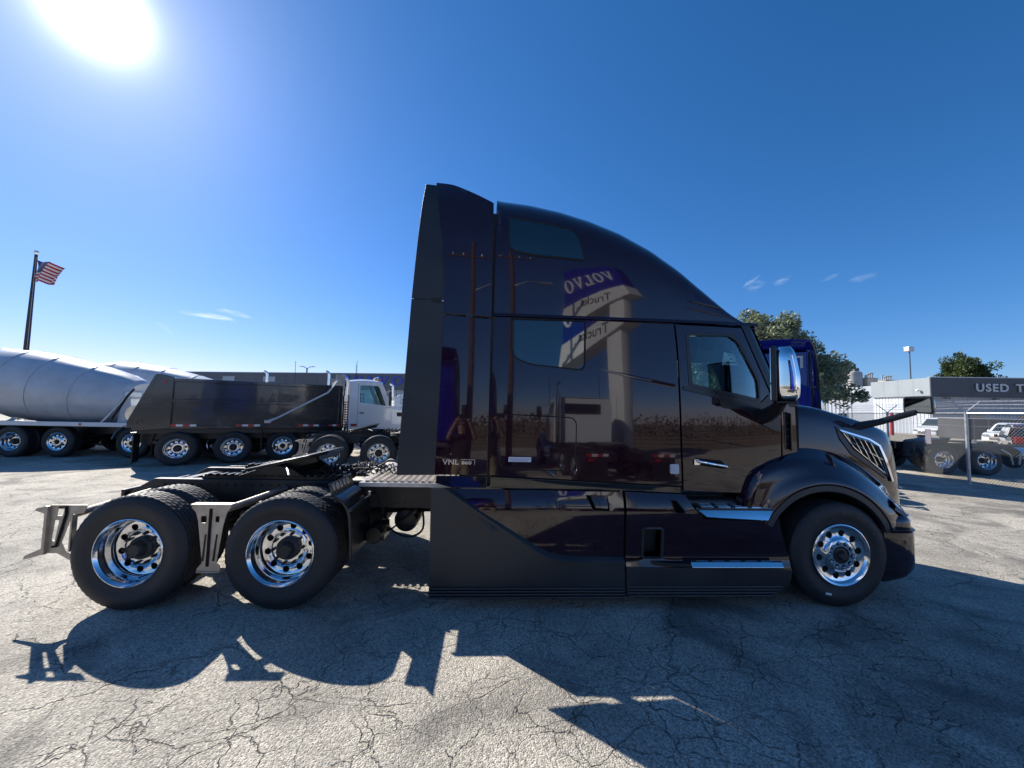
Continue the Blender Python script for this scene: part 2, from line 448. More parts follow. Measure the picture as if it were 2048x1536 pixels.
def make_wheel(root, x, y, kind, side=1, hero=True, z=.515):
    """kind steer / outer / inner. Outer face of the tyre at y, looking towards -y (side=1) or +y (side=-1)"""
    seg = 168 if hero else 48
    mb = MB()
    if kind == 'steer':
        def pf(r): return lerp_table([(.10, .002), (.135, .000), (.150, .006), (.165, .022), (.18, .030), (.22, .034), (.25, .026), (.27, .02)], r)
        annulus_holes(mb, .152, .262, pf, 10, .033, .212, phase=.15)
        annulus_holes(mb, .078, .152, pf, 10, .021, .118, phase=-.1)
        mb.lathe([(.262, pf(.262)), (.272, .014), (.279, .0), (.288, -.006), (.297, -.010), (.306, -.006), (.309, .006), (.300, .03)], seg=64)
        mb.lathe([(.078, pf(.078)), (.078, .05)], seg=40)
    elif kind == 'outer':
        d = .165
        def pf(r): return lerp_table([(.10, d), (.15, d-.003), (.165, d+.012), (.18, d+.018), (.22, d+.02), (.25, d+.008)], r)
        barrel(mb, d, W=.24)
        annulus_holes(mb, .158, .254, pf, 10, .031, .208, phase=.2)
        annulus_holes(mb, .10, .158, pf, 10, .011, .142, phase=.1)
        mb.lathe([(.10, d), (.10, d+.04)], seg=32)
    else:
        mb.lathe([(.286, .02), (.286, .2), (.12, .22), (.12, .20)], seg=48)
    w = mb.build('wheel', M['alu'], root, angle=28)
    w.location = (x, y, z); w.rotation_euler = (0, 0, 0 if side == 1 else PI)
    t = tyre_mesh('tyre', tread='drive' if kind != 'steer' else 'rib', seg=seg, W=.285).build('tyre', M['tyre'], w, angle=40)
    t['label'] = 'black steer tyre with fine ribs' if kind == 'steer' else 'black drive tyre with blocky tread'
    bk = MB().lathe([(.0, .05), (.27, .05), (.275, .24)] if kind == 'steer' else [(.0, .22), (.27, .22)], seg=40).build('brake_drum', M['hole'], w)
    if kind == 'steer':
        h = MB()
        h.lathe([(0, -.040), (.035, -.040), (.042, -.030), (.048, .0), (.072, .004), (.078, .012), (.078, .03)], seg=32)
        h.lathe([(.078, .0), (.084, -.004), (.088, .004)], seg=32)
        h.build('hub', M['hub'], w)
        for k in range(10):
            a = 2*PI*k/10-.1; n = MB(); cx, cz = .123*math.cos(a), .123*math.sin(a)
            n.cyl((cx, -.006, cz), (cx, .02, cz), .0145, 6); n.cyl((cx, -.016, cz), (cx, .0, cz), .009, 8)
            n.build('lug_nut', M['chrome'], w, smooth=False)
    elif kind == 'outer':
        h = MB()
        h.lathe([(0, .055), (.06, .055), (.066, .060), (.072, .075), (.078, .12), (.094, .125), (.105, .135), (.108, .17)], seg=32)
        for k in range(8):
            a = 2*PI*k/8; h.cyl((.055*math.cos(a), .047, .055*math.sin(a)), (.055*math.cos(a), .06, .055*math.sin(a)), .009, 6)
        h.build('hub', M['hub'], w)
        if hero:
            for k in range(10):
                a = 2*PI*k/10+.1; n = MB(); cx, cz = .142*math.cos(a), .142*math.sin(a)
                n.cyl((cx, .132, cz), (cx, .17, cz), .0155, 6); n.cyl((cx, .118, cz), (cx, .14, cz), .010, 8)
                n.build('lug_nut', M['hub'], w, smooth=False)
    return w

# ================================================================ highway tractor
YC = 1.25
def Yside(x, z):
    t = [(0.9, .085), (1.24, .080), (2.05, .092), (2.30, .104), (2.86, .137)]
    y = lerp_table(t, z)
    if x > 2.1: y += .10*((x-2.1)/1.1)**2
    if x < .02: y = y-.012*((.02-x)/.9)
    return y
ZB = 2.868
ZS = [(-.02, 4.21), (.04, 4.195), (.376, 4.167), (.714, 4.11), (1.054, 4.023), (1.396, 3.902), (1.74, 3.728), (2.028, 3.528), (2.315, 3.276), (2.544, 3.056), (2.70, 2.935), (2.82, 2.882)]
NR = 4.2
def roof_w(x): return 1.25-lerp_table([(0, .137), (2.1, .137), (2.5, .155), (2.82, .20)], x)
def roof_h(x): return max(.012, (lerp_table(ZS, x)-ZB)/.89)
def Yroof(x, z):
    h = roof_h(x); t = min(.98, max(0, (z-ZB)/h))
    return 1.25-roof_w(x)*(1-t**NR)**(1/NR)

def make_tractor(root, hero=True):
    B = M['body']; PL = M['plastic']
    # ---------------- chassis
    for y in (.80, 1.61):
        mb = MB()
        out = [(-4.02, .78), (-3.98, .90), (-3.74, 1.04), (4.1, 1.04), (4.1, .74), (-3.9, .74)]
        mb.prism(out, 'y', y, y+.09)
        mb.build('frame_rail', M['frame'], root, bevel=.008)
    for x in (-3.6, -2.62, -1.3, -.2, 1.0, 2.4):
        MB().box((x-.05, .89, .80), (x+.05, 1.61, 1.0)).build('cross_member', M['frame'], root, bevel=.006)
    if hero:
        for x in [-3.55+.115*k for k in range(20)]:
            for zz in (.80, .97):
                pass
    # axles, drive line, air bags
    for x in (-3.27, -1.92):
        mb = MB(); mb.cyl((x, .25, .515), (x, 2.25, .515), .075, 16)
        mb.lathe([(0, -.2), (.12, -.17), (.19, -.08), (.2, .02), (.17, .14), (.06, .24), (0, .24)], origin=(x, 1.25, .515), axis='x', seg=24)
        mb.build('axle', M['grease'], root)
        for yy in (.62, 1.88):
            b = MB(); b.lathe([(0, .62), (.12, .62), (.155, .66), (.16, .72), (.13, .77), (.155, .81), (.15, .87), (.10, .90), (0, .90)], origin=(x-.42, yy, 0), axis='z', seg=20)
            b.build('air_spring', M['rubber'], root)
        mirror(MB().box((x-.5, .56, .44), (x+.35, .66, .50)).build('suspension_arm', M['frame'], root, bevel=.01))
    MB().cyl((-1.9, 1.25, .6), (1.4, 1.25, .72), .055, 12).build('drive_shaft', M['grease'], root)
    MB().cyl((3.567, .3, .5), (3.567, 2.2, .5), .06, 12).box((3.3, .75, .42), (3.85, .85, .52)).box((3.3, 1.65, .42), (3.85, 1.75, .52)).build('front_axle', M['grease'], root)
    MB().box((1.6, .9, .5), (3.9, 1.6, 1.3)).build('engine_block', M['grease'], root, bevel=.04)
    # air tanks and clutter under the rails behind the cab
    MB().lathe([(0, 0), (.12, .02), (.14, .06), (.14, .62), (.12, .66), (0, .68)], origin=(-.98, .95, .55), axis='y', seg=20).build('air_tank', M['frame'], root)
    for dx in (-.25, .1):
        MB().tube(curve([(-1.25, 1.0, .7), (-1.15+dx*.2, .85, .5), (-1.0+dx, .8, .42), (-.85+dx, .85, .5), (-.8, 1.0, .75)], 5), .012, 6).build('air_hose', M['rubber'], root)
    MB().box((-1.28, .56, .45), (-1.12, .80, .62)).cyl((-1.2, .44, .54), (-1.2, .58, .54), .085, 16).build('brake_chamber', M['grease'], root, bevel=.01)
    # bolts along the rail web
    mb = MB()
    for k in range(34):
        x = -3.62+k*.095
        for zz in (.80, .98): mb.cyl((x, .788, zz), (x, .80, zz), .012, 6)
    mb.build('frame_bolts', M['grease'], root, smooth=False, kind='stuff')
    # ---------------- fifth wheel and sliding rails
    sl = MB()
    for y in (.83, 1.60):
        sl.box((-3.25, y, 1.04), (-1.62, y+.07, 1.075))
        for k in range(20): sl.box((-3.2+k*.08, y-.03, 1.075), (-3.16+k*.08, y+.10, 1.10))
    sl.build('slider_rail', M['grease'], root, bevel=.004)
    for y in (.80, 1.56):
        br = MB().prism([(-2.86, 1.075), (-2.10, 1.075), (-2.25, 1.17), (-2.43, 1.21), (-2.60, 1.17)], 'y', y, y+.12)
        br.build('fifth_wheel_bracket', M['grease'], root, bevel=.01)
    tilt = Matrix.Rotation(R(-13.5), 4, 'Y'); ctr = Vector((-2.45, 1.25, 1.215))
    op = [(.52, -.18), (.52, .18), (.50, .33), (.40, .44), (.05, .46), (-.20, .44), (-.46, .26), (-.49, .10), (-.16, .055), (-.02, .07), (.03, 0), (-.02, -.07), (-.16, -.055), (-.49, -.10), (-.46, -.26), (-.20, -.44), (.05, -.46), (.40, -.44), (.50, -.33)]
    fw = MB().prism(op, 'z', -.018, .018)
    for y in (-.34, .30): fw.box((-.38, y, -.085), (.42, y+.04, -.015))
    fw.box((.40, -.3, -.07), (.44, .3, -.015))
    o = fw.build('fifth_wheel', M['grease'], root, bevel=.006); o.matrix_local = Matrix.Translation(ctr) @ tilt
    MB().tube([(-2.35, .86, 1.19), (-2.2, .62, 1.17), (-2.13, .50, 1.15)], .011, 8).build('release_handle', M['steel'], root)
    # electrical and air lines heaped behind the cab
    rnd = random.Random(3)
    for k in range(5):
        pts = []; y0 = .95+.15*k
        for i in range(46):
            a = i*1.15; pts.append((-2.02+.021*i, y0+.035*math.cos(a)+.03*math.sin(i*.3+k), 1.115+.035*math.sin(a)+.012*rnd.random()+.02*math.sin(i*.2+k)))
        MB().tube(pts, .0075, 5).build('coiled_air_line', M['rubber'], root)
    MB().tube(curve([(-1.0, 1.0, 1.12), (-1.2, 1.1, 1.25), (-1.45, 1.25, 1.13), (-1.9, 1.2, 1.12), (-2.1, 1.3, 1.15)], 6), .012, 6).build('hose', M['rubber'], root)
    # rail top plates / valve blocks
    for (x, y) in ((-2.9, .86), (-1.75, .86), (-1.6, 1.0), (-1.45, 1.3), (-1.5, 1.55)):
        MB().box((x, y, 1.04), (x+.12, y+.09, 1.10)).cyl((x+.06, y+.04, 1.10), (x+.06, y+.04, 1.125), .02, 8).build('valve_block', M['grease'], root, bevel=.004)
    # ---------------- deck plate with raised ribs
    MB().box((-1.36, .42, 1.088), (-.36, 2.08, 1.10)).build('deck_plate', M['aluplate'], root)
    for k in range(13):
        x = -1.31+k*.073
        MB().prism([(x, 1.10), (x+.006, 1.118), (x+.036, 1.118), (x+.042, 1.10)], 'y', .44, 1.30).build('deck_rib', M['aluplate'], root)
    MB().prism([(-1.60, 1.05), (-1.57, 1.065), (-1.33, 1.065), (-1.33, 1.05)], 'y', .72, 2.2).build('deck_step', M['aluplate'], root)
    MB().box((-1.36, .40, 1.06), (-.32, .42, 1.10)).build('deck_edge', M['steel'], root)
    # ---------------- cab back wall
    MB().box((.02, .17, 1.16), (.06, 2.33, 4.02)).build('cab_back_wall', B, root, bevel=.01)
    for (y0, y1, z0, z1) in ((.85, 1.2, 3.05, 3.75), (1.4, 2.08, 3.05, 3.75), (.35, 2.15, 2.15, 2.75), (.35, 2.15, 1.35, 2.0)):
        MB().box((-.005, y0, z0), (.02, y1, z1)).build('rear_panel_pressing', B, root, bevel=.022, bseg=3)
    # white figure-like mark high on the back wall
    MB().prism([(.72, 3.89), (.72, 3.83), (.46, 3.83), (.46, 3.48), (.38, 3.48), (.38, 3.89)], 'x', -.012, -.006).build('rear_marking', M['white_print'], root)
    # ---------------- fairings behind the cab
    exT = [(-.886, 1.254), (-.822, 2.956), (-.790, 3.62), (-.756, 4.161), (-.60, 4.175), (-.595, 4.05), (-.505, 2.84), (-.54, 1.235)]
    def Yext(x, z): return .052-.045*((-.5-x)/.4)+lerp_table([(1.2, .0), (2.86, .035), (3.4, .045), (3.75, .065), (4.0, .10), (4.15, .14), (4.3, .20)], z)
    def cut(zlo, zhi):
        def xl(z): return lerp_table([(1.254, -.886), (2.956, -.822), (4.161, -.756), (4.275, -.75)], z)
        def xr(z): return lerp_table([(1.235, -.50), (2.843, -.465), (3.4, -.49), (4.17, -.565)], z)
        zs = [zlo+(zhi-zlo)*k/8 for k in range(9)]
        return [(xl(z), z) for z in zs]+[(xr(z), z) for z in zs[::-1]]
    panel('fairing_extender', cut(1.25, 2.985), PL, root, Yext, th=.018, cell=.12, bevel=.004)
    panel('fairing_extender', cut(2.992, 4.275), PL, root, Yext, th=.018, cell=.12, bevel=.004)
    MB().lathe([(0, -.006), (.008, -.004), (.012, .002)], origin=(-.512, Yext(-.51, 2.98), 2.985), seg=12).build('fairing_screw', M['chrome'], root)
    for ya in (0,):
        o = MB().prism([(-.80, 2.96), (-.80, 3.01), (-.53, 3.01), (-.53, 2.96)], 'y', .075, .09).build('seam_light_block', M['rubber'], root); mirror(o)  # dark strip added behind the extender joint to keep daylight out
    def xr2(z): return lerp_table([(1.235, -.532), (2.843, -.497), (3.4, -.522), (4.17, -.604)], z)
    def Yfair(x, z):
        b = .115*(x+.5)/.5
        return .04+.035*max(0, (x+.52)/.5)+lerp_table([(1.2, .0), (2.86, .035), (3.4, .045), (3.75, .065), (4.0, .10), (4.15, .14), (4.3, .20), (4.4, .28)], z)
    lowf = [(xr2(1.255+.2*k), 1.255+.2*k) for k in range(8)]+[(-.498, 2.838), (-.020, 2.822), (-.018, 1.25)]
    panel('side_fairing', lowf, B, root, Yfair, th=.016, cell=.1, bevel=.005)
    topf = [(-.497, 2.858), (-.51, 3.2), (-.54, 3.6), (-.60, 4.0), (-.648, 4.31)]+curve([(-.645, 4.325), (-.48, 4.305), (-.34, 4.255), (-.18, 4.18), (-.026, 4.10)], 4)+[(-.022, 3.2), (-.020, 2.842)]
    panel('roof_fairing_side', topf, B, root, Yfair, th=.016, cell=.08, bevel=.006)
    # roof fairing crown between the two sides
    rows = []
    for k in range(10):
        x = -.595+.57*k/9; zt = lerp_table([(-.6, 4.315), (-.48, 4.295), (-.34, 4.245), (-.18, 4.17), (-.03, 4.09)], x)
        y0 = Yfair(x, zt)+.008
        row = []
        for j in range(17):
            t = j/16; y = y0+(1.25-y0)*2*t; s = math.sin(PI*t)
            row.append((x, y, zt-.01+.09*s**.7))
        rows.append(row)
    MB().grid(rows).build('roof_fairing_top', B, root, solid=.015)
    o = MB().box((-.06, .135, 1.16), (.03, .16, 2.85)).prism([(-.055, 2.85), (-.055, 3.98), (.02, 3.98), (.02, 2.85)], 'y', .20, .24).build('seam_light_block', M['rubber'], root); mirror(o)  # dark backing added behind the fairing-to-cab gap to block light
    o = MB().prism([(-.56, 1.25), (-.55, 4.0), (-.48, 4.0), (-.44, 1.25)], 'y', .215, .23).build('seam_light_block', M['rubber'], root); mirror(o)  # another added backing, blocking light between extender and fairing
    # sill strips under the fairing and sleeper
    panel('fairing_sill', [(-.52, 1.235), (-.02, 1.238), (-.02, 1.125), (-.36, 1.125), (-.52, 1.165)], M['blackgloss'], root, lambda x, z: .075+(z-1.13)*.12, th=.02, bevel=.006)
    panel('sleeper_sill', [(.012, 1.238), (1.955, 1.155), (1.955, 1.05), (.012, 1.125)], M['blackgloss'], root, lambda x, z: .10+max(0, (z-1.16))*-.35, th=.02, bevel=.006)
    # ---------------- sleeper side
    win = smooth_outline([(.182, 2.842, .01), (.192, 2.44, .19), (.40, 2.362, .06), (.955, 2.318, .07), (.964, 2.842, .01)], .03, 6)
    lug = smooth_outline([(.088, 1.862, .05), (.10, 1.305, .10), (.868, 1.300, .05), (.875, 1.838, .09)], .05, 6)
    def shrink(o, d):
        cx = sum(p[0] for p in o)/len(o); cz = sum(p[1] for p in o)/len(o); w = max(p[0] for p in o)-cx; h = max(p[1] for p in o)-cz
        return [(cx+(p[0]-cx)*(1-d/w), cz+(p[1]-cz)*(1-d/h)) for p in o]
    sl_out = [(.006, 1.252), (.006, 2.852), (1.0, 2.848), (1.905, 2.838), (1.925, 2.56), (1.955, 1.172), (1.0, 1.215)]
    panel('sleeper_side', sl_out, B, root, Yside, th=.02, holes=(win, lug), cell=.13, bevel=.004)
    panel('sleeper_window', shrink(win, .012), M['glass_dark'], root, lambda x, z: Yside(x, z)+.004, th=.006, cell=.15, bevel=.002)
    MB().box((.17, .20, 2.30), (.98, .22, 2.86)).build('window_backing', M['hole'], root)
    panel('luggage_door', shrink(lug, .006), B, root, lambda x, z: Yside(x, z)-.001, th=.018, cell=.13, bevel=.005)
    ring_tube('door_seal', lug, Yside, .012, .007, M['rubber'], root)
    ring_tube('window_seal', win, Yside, .004, .009, M['rubber'], root)
    # printed notice on the luggage door
    MB().box((.190, Yside(.2, 1.4)-.0035, 1.385), (.415, Yside(.2, 1.4)-.0015, 1.432)).build('notice_sticker', M['paper'], root)
    for k in range(4):
        MB().box((.20, Yside(.2, 1.4)-.0042, 1.392+k*.009), (.405-.02*(k == 0), Yside(.2, 1.4)-.0032, 1.395+k*.009)).build('notice_line', mat('blue_ink', (.05, .1, .35), .6), root)
    sq = smooth_outline([(1.832, 1.388), (1.832, 1.288), (1.925, 1.288), (1.925, 1.388)], .018)
    panel('square_reflector', sq, mat('frosted_reflector', (.45, .50, .56), .25, 0, .6), root, lambda x, z: Yside(x, z)-.012, th=.014, cell=.2, bevel=.003)
    # crease that rises along the sleeper and falls over the door
    cr = curve([(1.05, 2.345, .0), (1.25, 2.315, .002), (1.5, 2.27, .005), (1.9, 2.195, .008)], 5)
    rows = []
    for x, z, d in cr:
        y = Yside(x, z); rows.append([(x, y+.001, z+.006+d*.6), (x, y-d*.9, z-.002), (x, y-d*.5, z-.02-d*.8), (x, y+.001, z-.03-d*1.6)])
    o = MB().grid(rows).build('body_crease', B, root); mirror(o)
    # ---------------- roof
    rows = []
    for k in range(49):
        x = .008+2.80*k/48; w = roof_w(x); h = roof_h(x); row = []
        half = [(w*(1-t**NR)**(1/NR), t*h) for t in (0, .08, .16, .24, .32, .40, .48, .55, .62, .68, .74, .79, .84, .88, .915, .945)]
        half += [(w*f, h*(1-f**NR)**(1/NR)) for f in (.60, .50, .38, .25, .12)]
        for yy, zz in half: row.append((x, 1.25-yy, ZB+zz))
        row.append((x, 1.25, ZB+h))
        for yy, zz in half[::-1]: row.append((x, 1.25+yy, ZB+zz))
        rows.append(row)
    MB().grid(rows).build('high_roof', B, root, solid=.02)
    # header over the doors
    rows = []
    for k in range(25):
        t = k/24; x = .008+2.86*t; y = 1.25-roof_w(min(x, 2.82))
        rows.append([(x, y+.004, ZB+.03), (x, y-.010, ZB+.012), (x, y-.012, ZB-.006), (x, y+.02, ZB-.012)])
    o = MB().grid(rows).build('roof_rail', B, root, solid=.01); mirror(o)
    uw = smooth_outline([(.136, 3.955, .04), (.148, 3.57, .09), (.40, 3.525, .05), (.955, 3.492, .03), (.865, 3.845, .12)], .05, 6)
    panel('upper_window', uw, M['glass_dark'], root, lambda x, z: Yroof(x, z)-.006, th=.008, cell=.12, bevel=.002)
    ring_tube('upper_window_seal', uw, Yroof, -.005, .010, M['rubber'], root)
    # side marker ridges on the roof brow
    for zz in (3.02, 3.10):
        pts = [(2.05+.42*t/6, Yroof(2.05+.42*t/6, zz-.015*t)-.003, zz-.012*t) for t in range(7)]
        o = MB().tube(pts, [.002]+[.007]*5+[.002], 6).build('roof_ridge', B, root); mirror(o)
    # ---------------- inner shell closing the sleeper
    MB().box((.06, .165, 1.15), (1.90, 2.335, 2.86)).build('sleeper_lining', M['interior'], root)
    MB().box((.06, .33, 2.86), (1.95, 2.17, 3.3)).build('bunk_lining', M['interior'], root)
    # ---------------- door
    dw = smooth_outline([(2.062, 2.722, .02), (2.086, 2.212, .03), (2.822, 2.074, .03), (2.815, 2.27, .05), (2.60, 2.68, .08), (2.50, 2.735, .04)], .03, 5)
    do = [(1.925, 2.838), (1.945, 2.56), (1.975, 1.165), (1.978, 1.125), (2.70, 1.10), (2.90, 1.19), (3.03, 1.33), (3.075, 1.46), (3.088, 1.88), (3.07, 2.0), (2.985, 2.08), (2.925, 2.215), (2.66, 2.828)]
    panel('door', do, B, root, Yside, th=.03, holes=(dw,), cell=.11, bevel=.005)
    gl = panel('door_window', shrink(dw, .004), M['glass'], root, lambda x, z: Yside(x, z)+.012, th=.004, cell=.3, bevel=0)
    # dark trim round and below the window
    dwo = [(2.03, 2.755), (2.045, 2.185), (2.35, 2.125), (2.84, 2.04), (2.845, 2.27), (2.63, 2.70), (2.55, 2.77)]
    panel('window_trim', smooth_outline(dwo, .03), M['plastic_smooth'], root, lambda x, z: Yside(x, z)-.006, th=.010, holes=(dw,), cell=.2, bevel=.002)
    bt = [(1.98, 2.19), (2.05, 2.175), (2.84, 2.035), (2.95, 2.13), (2.99, 2.04), (3.06, 1.96), (3.075, 1.74), (2.99, 1.745), (2.86, 1.80), (2.75, 1.88), (2.68, 1.935), (2.62, 1.962), (2.43, 1.965), (2.385, 1.985), (2.355, 2.07), (2.10, 2.125), (1.98, 2.145)]
    panel('mirror_base_panel', smooth_outline(bt, .015), M['plastic_smooth'], root, lambda x, z: Yside(x, z)-.012, th=.016, cell=.2, bevel=.004)
    # door handle
    hz = Yside(2.25, 1.4)
    panel('handle_recess', smooth_outline([(2.09, 1.455), (2.11, 1.385), (2.40, 1.345), (2.44, 1.37), (2.37, 1.43)], .02), M['hole'], root, lambda x, z: hz-.003, th=.006, cell=.3, bevel=.002)
    o = MB().tube([(2.085, hz-.012, 1.432), (2.13, hz-.030, 1.418), (2.28, hz-.034, 1.395), (2.40, hz-.030, 1.376), (2.43, hz-.014, 1.362)], [.010, .017, .015, .017, .011], 10)
    o.box((2.080, hz-.022, 1.385), (2.125, hz-.006, 1.440)); o = o.build('door_handle', M['chrome'], root); mirror(o)
    o = MB().cyl((2.135, hz-.012, 1.398), (2.135, hz-.002, 1.398), .011, 12).build('door_lock', M['chrome'], root); mirror(o)
    o = MB().tube([(2.0, Yside(2, 1.63)-.001, 1.665), (2.5, Yside(2.5, 1.6)-.003, 1.60), (3.0, Yside(3, 1.55)-.001, 1.53)], [.002, .005, .002], 6).build('door_crease', B, root); mirror(o)
    # vertical hinge pillar, vent
    vent = smooth_outline([(3.128, 1.945), (3.135, 1.555), (3.215, 1.53), (3.215, 1.925)], .01)
    co = [(3.098, 2.02), (3.096, 1.46), (3.05, 1.31), (3.02, 1.24), (3.20, 1.30), (3.29, 1.36), (3.275, 2.03), (3.20, 2.055)]
    panel('cowl_panel', co, B, root, Yside, th=.02, holes=(vent,), cell=.1, bevel=.004)
    MB().box((3.10, .22, 1.5), (3.26, .24, 1.98)).build('vent_backing', M['hole'], root)
    ring_tube('vent_frame', vent, Yside, .0, .007, M['plastic_smooth'], root)
    for k in range(5):
        z = 1.60+.075*k; o = MB().box((3.128, .205, z), (3.22, .235, z+.012)).build('vent_louvre', M['rubber'], root); mirror(o)
    # ---------------- windscreen and pillars
    def xp(z): return lerp_table([(2.05, 3.01), (2.13, 2.99), (2.215, 2.935), (2.828, 2.668), (2.87, 2.65)], z)
    rows = []
    for k in range(13):
        z = 2.07+.79*k/12; x0 = xp(z); y0 = Yside(x0, z)
        rows.append([(x0+.008, y0, z), (x0+.07, y0+.008, z), (x0+.13, y0+.035, z), (x0+.165, y0+.075, z), (x0+.175, y0+.12, z)])
    o = MB().grid(rows).build('door_pillar', M['plastic_smooth'], root, solid=.02); mirror(o)
    def ws(y, z): 
        t = (y-1.25)/1.03; return xp(z)+.15+.40*(1-t*t)+.03
    rows = []
    for k in range(15):
        z = 2.05+.80*k/14; rows.append([(ws(y, z)-.0, y, z) for y in [.245+2.01*j/24 for j in range(25)]])
    MB().grid(rows).build('windscreen', M['glass_ws'], root, solid=.006)
    # sun visor lip / header
    rows = []
    for j in range(25):
        y = .20+2.1*j/24; t = (y-1.25)/1.05; x = 2.66+.15+.40*(1-t*t); xr = 2.80
        rows.append([(xr-.25*abs(t)**3-.02, y, 2.90+.0*(1-abs(t))), (x-.01, y, 2.902), (x+.035, y, 2.868), (x+.03, y, 2.835), (x-.03, y, 2.835)])
    MB().grid(rows).build('roof_brow', B, root, solid=.012)
    # ---------------- interior
    MB().box((1.92, .2, 1.1), (3.2, 2.3, 1.20)).build('cab_floor', M['interior'], root)
    mb = MB(); mb.prism([(2.85, 1.3), (2.85, 1.95), (3.0, 2.06), (3.35, 2.04), (3.35, 1.3)], 'y', .3, 2.2); mb.build('dashboard', M['interior'], root, bevel=.04)
    MB().box((1.90, .19, 2.1), (1.93, 1.0, 2.86)).build('sleeper_curtain', M['interior'], root)
    for y in (.45, 1.55):
        mb = MB(); mb.box((2.02, y, 1.45), (2.5, y+.5, 1.62)).build('seat_cushion', M['seat'], root, bevel=.05)
        MB().prism([(1.98, 1.6), (2.14, 1.6), (2.10, 2.22), (1.98, 2.24)], 'y', y+.02, y+.48).build('seat_back', M['seat'], root, bevel=.05)
        MB().box((2.0, y+.13, 2.22), (2.08, y+.37, 2.42)).build('headrest', M['seat'], root, bevel=.04)
    sw = MB(); pts = []
    for k in range(25):
        a = 2*PI*k/24; v = Matrix.Rotation(R(-28), 3, 'Y') @ Vector((0, .23*math.cos(a), .23*math.sin(a))); pts.append(Vector((2.74, 1.8, 1.93))+v)
    sw.tube(pts, .016, 8, caps=False); sw.tube([(2.74, 1.8, 1.93), (2.9, 1.8, 1.85)], .03, 8); sw.build('steering_wheel', M['plastic_smooth'], root)
    # overhead console and look-down mirror seen through the side window
    MB().box((2.35, .5, 2.68), (2.75, 2.0, 2.83)).build('overhead_console', M['interior'], root, bevel=.03)
    MB().prism([(2.24, 2.50), (2.28, 2.62), (2.50, 2.62), (2.46, 2.50)], 'y', .35, .6).tube([(2.5, .45, 2.60), (2.6, .45, 2.72)], .02, 6).build('visor_camera', M['interior'], root, bevel=.015)
    MB().prism([(2.50, 2.44), (2.53, 2.585), (2.65, 2.555), (2.68, 2.44)], 'y', .26, .262).build('paper_sheet', M['paper'], root)
    for k, (x0, x1, z) in enumerate(((2.575, 2.60, 2.545), (2.59, 2.62, 2.50), (2.555, 2.665, 2.463))):
        MB().box((x0, .256, z), (x1, .2595, z+.014)).build('sheet_print', mat('dark_ink', (.1, .1, .15), .7), root)
    # ---------------- hood
    zcr = [(3.26, 2.03), (3.45, 2.03), (3.634, 2.01), (3.912, 1.945), (4.283, 1.85), (4.53, 1.775), (4.745, 1.665), (4.86, 1.56)]
    side_path = curve([(3.285, .232), (3.6, .245), (3.9, .262), (4.2, .285), (4.45, .325), (4.60, .375), (4.70, .455), (4.77, .60), (4.81, .80), (4.84, 1.02), (4.85, 1.25)], 4)
    global YHOOD
    def hood_side(x): return lerp_table([(a, b) for a, b in side_path if b < .5], x)
    def bulge(t): return -.028*math.sin(PI*min(1, t)) if t < 1 else 0
    rows = []; path = side_path+[(x, 2.5-y) for x, y in side_path[-2::-1]]
    for (x, y) in path:
        ctr = Vector((min(x, 4.25), 1.25)); p = Vector((x, y)); d = (ctr-p); L_ = d.length
        if y > 1.25 and abs(d.y) < 1e-6: pass
        row = []
        zt = lerp_table(zcr, x)
        zb = lerp_table([(3.28, 1.36), (3.55, 1.30), (4.0, 1.20), (4.4, .98), (4.85, .86)], x)
        nx = 1 if x > 4.6 else 0
        for t in (0, .2, .4, .6, .8, .92):
            z = zb+(zt-.10-zb)*t; lean = .05*t*t
            q = p+d/L_*lean; row.append((q.x, q.y, z))
        for ins, dz in ((.07, .045), (.10, .015), (.15, .0), (.24, -.010)):
            q = p+d/L_*ins; zz = lerp_table(zcr, q.x)
            row.append((q.x, q.y, min(zz, zt+.03)-dz))
        for f in (.45, .7, .9, 1.0):
            q = p+d*f if L_*f > .25 else p+d/L_*.25; zz = lerp_table(zcr, q.x)
            row.append((q.x, q.y, min(zz, zt+.30*f*L_*.9)+.02*f))
        rows.append(row)
    MB().grid(rows).build('hood', B, root, solid=.0)
    def Yhood(x, z):
        zt = lerp_table(zcr, x); zb = lerp_table([(3.28, 1.36), (3.55, 1.30), (4.0, 1.20), (4.4, .98), (4.85, .86)], x)
        t = max(0, min(1, (z-zb)/max(.05, zt-.10-zb))); return hood_side(x)+.05*t*t
    # front grille
    mb = MB()
    g = MB()
    for k in range(12): 
        z = .98+k*.045; g.tube([(4.875-.02*0, .72, z), (4.90, .95, z), (4.905, 1.25, z), (4.90, 1.55, z), (4.875, 1.78, z)], .008, 6)
    g.build('front_grille', M['chrome'], root)
    mb.prism([(.72, .96), (.72, 1.45), (1.78, 1.45), (1.78, .96)], 'x', 4.80, 4.865).build('grille_backing', M['hole'], root)
    # chrome-framed side vent on the hood
    gv = [(3.828, 1.772), (4.22, 1.672), (4.36, 1.60), (4.43, 1.45), (4.505, 1.205), (4.44, 1.235), (4.34, 1.30), (3.99, 1.545)]
    gvi = [(3.885, 1.728), (4.20, 1.642), (4.315, 1.575), (4.37, 1.45), (4.425, 1.262), (4.335, 1.325), (4.00, 1.572)]
    Yg = lambda x, z: Yhood(x, z)-.012
    panel('side_vent_frame', [gv[0], gv[1], gv[2], gv[3], gv[4], (4.475, 1.20), (4.39, 1.45), (4.335, 1.585), (4.205, 1.655), (3.87, 1.742)], M['chrome'], root, lambda x, z: Yhood(x, z)-.022, th=.025, cell=.06, bevel=.004)
    panel('side_vent_field', gvi, M['hole'], root, lambda x, z: Yhood(x, z)-.010, th=.02, cell=.08, bevel=.002)
    ring_tube('side_vent_rim', gvi, Yhood, -.014, .006, M['chrome'], root)
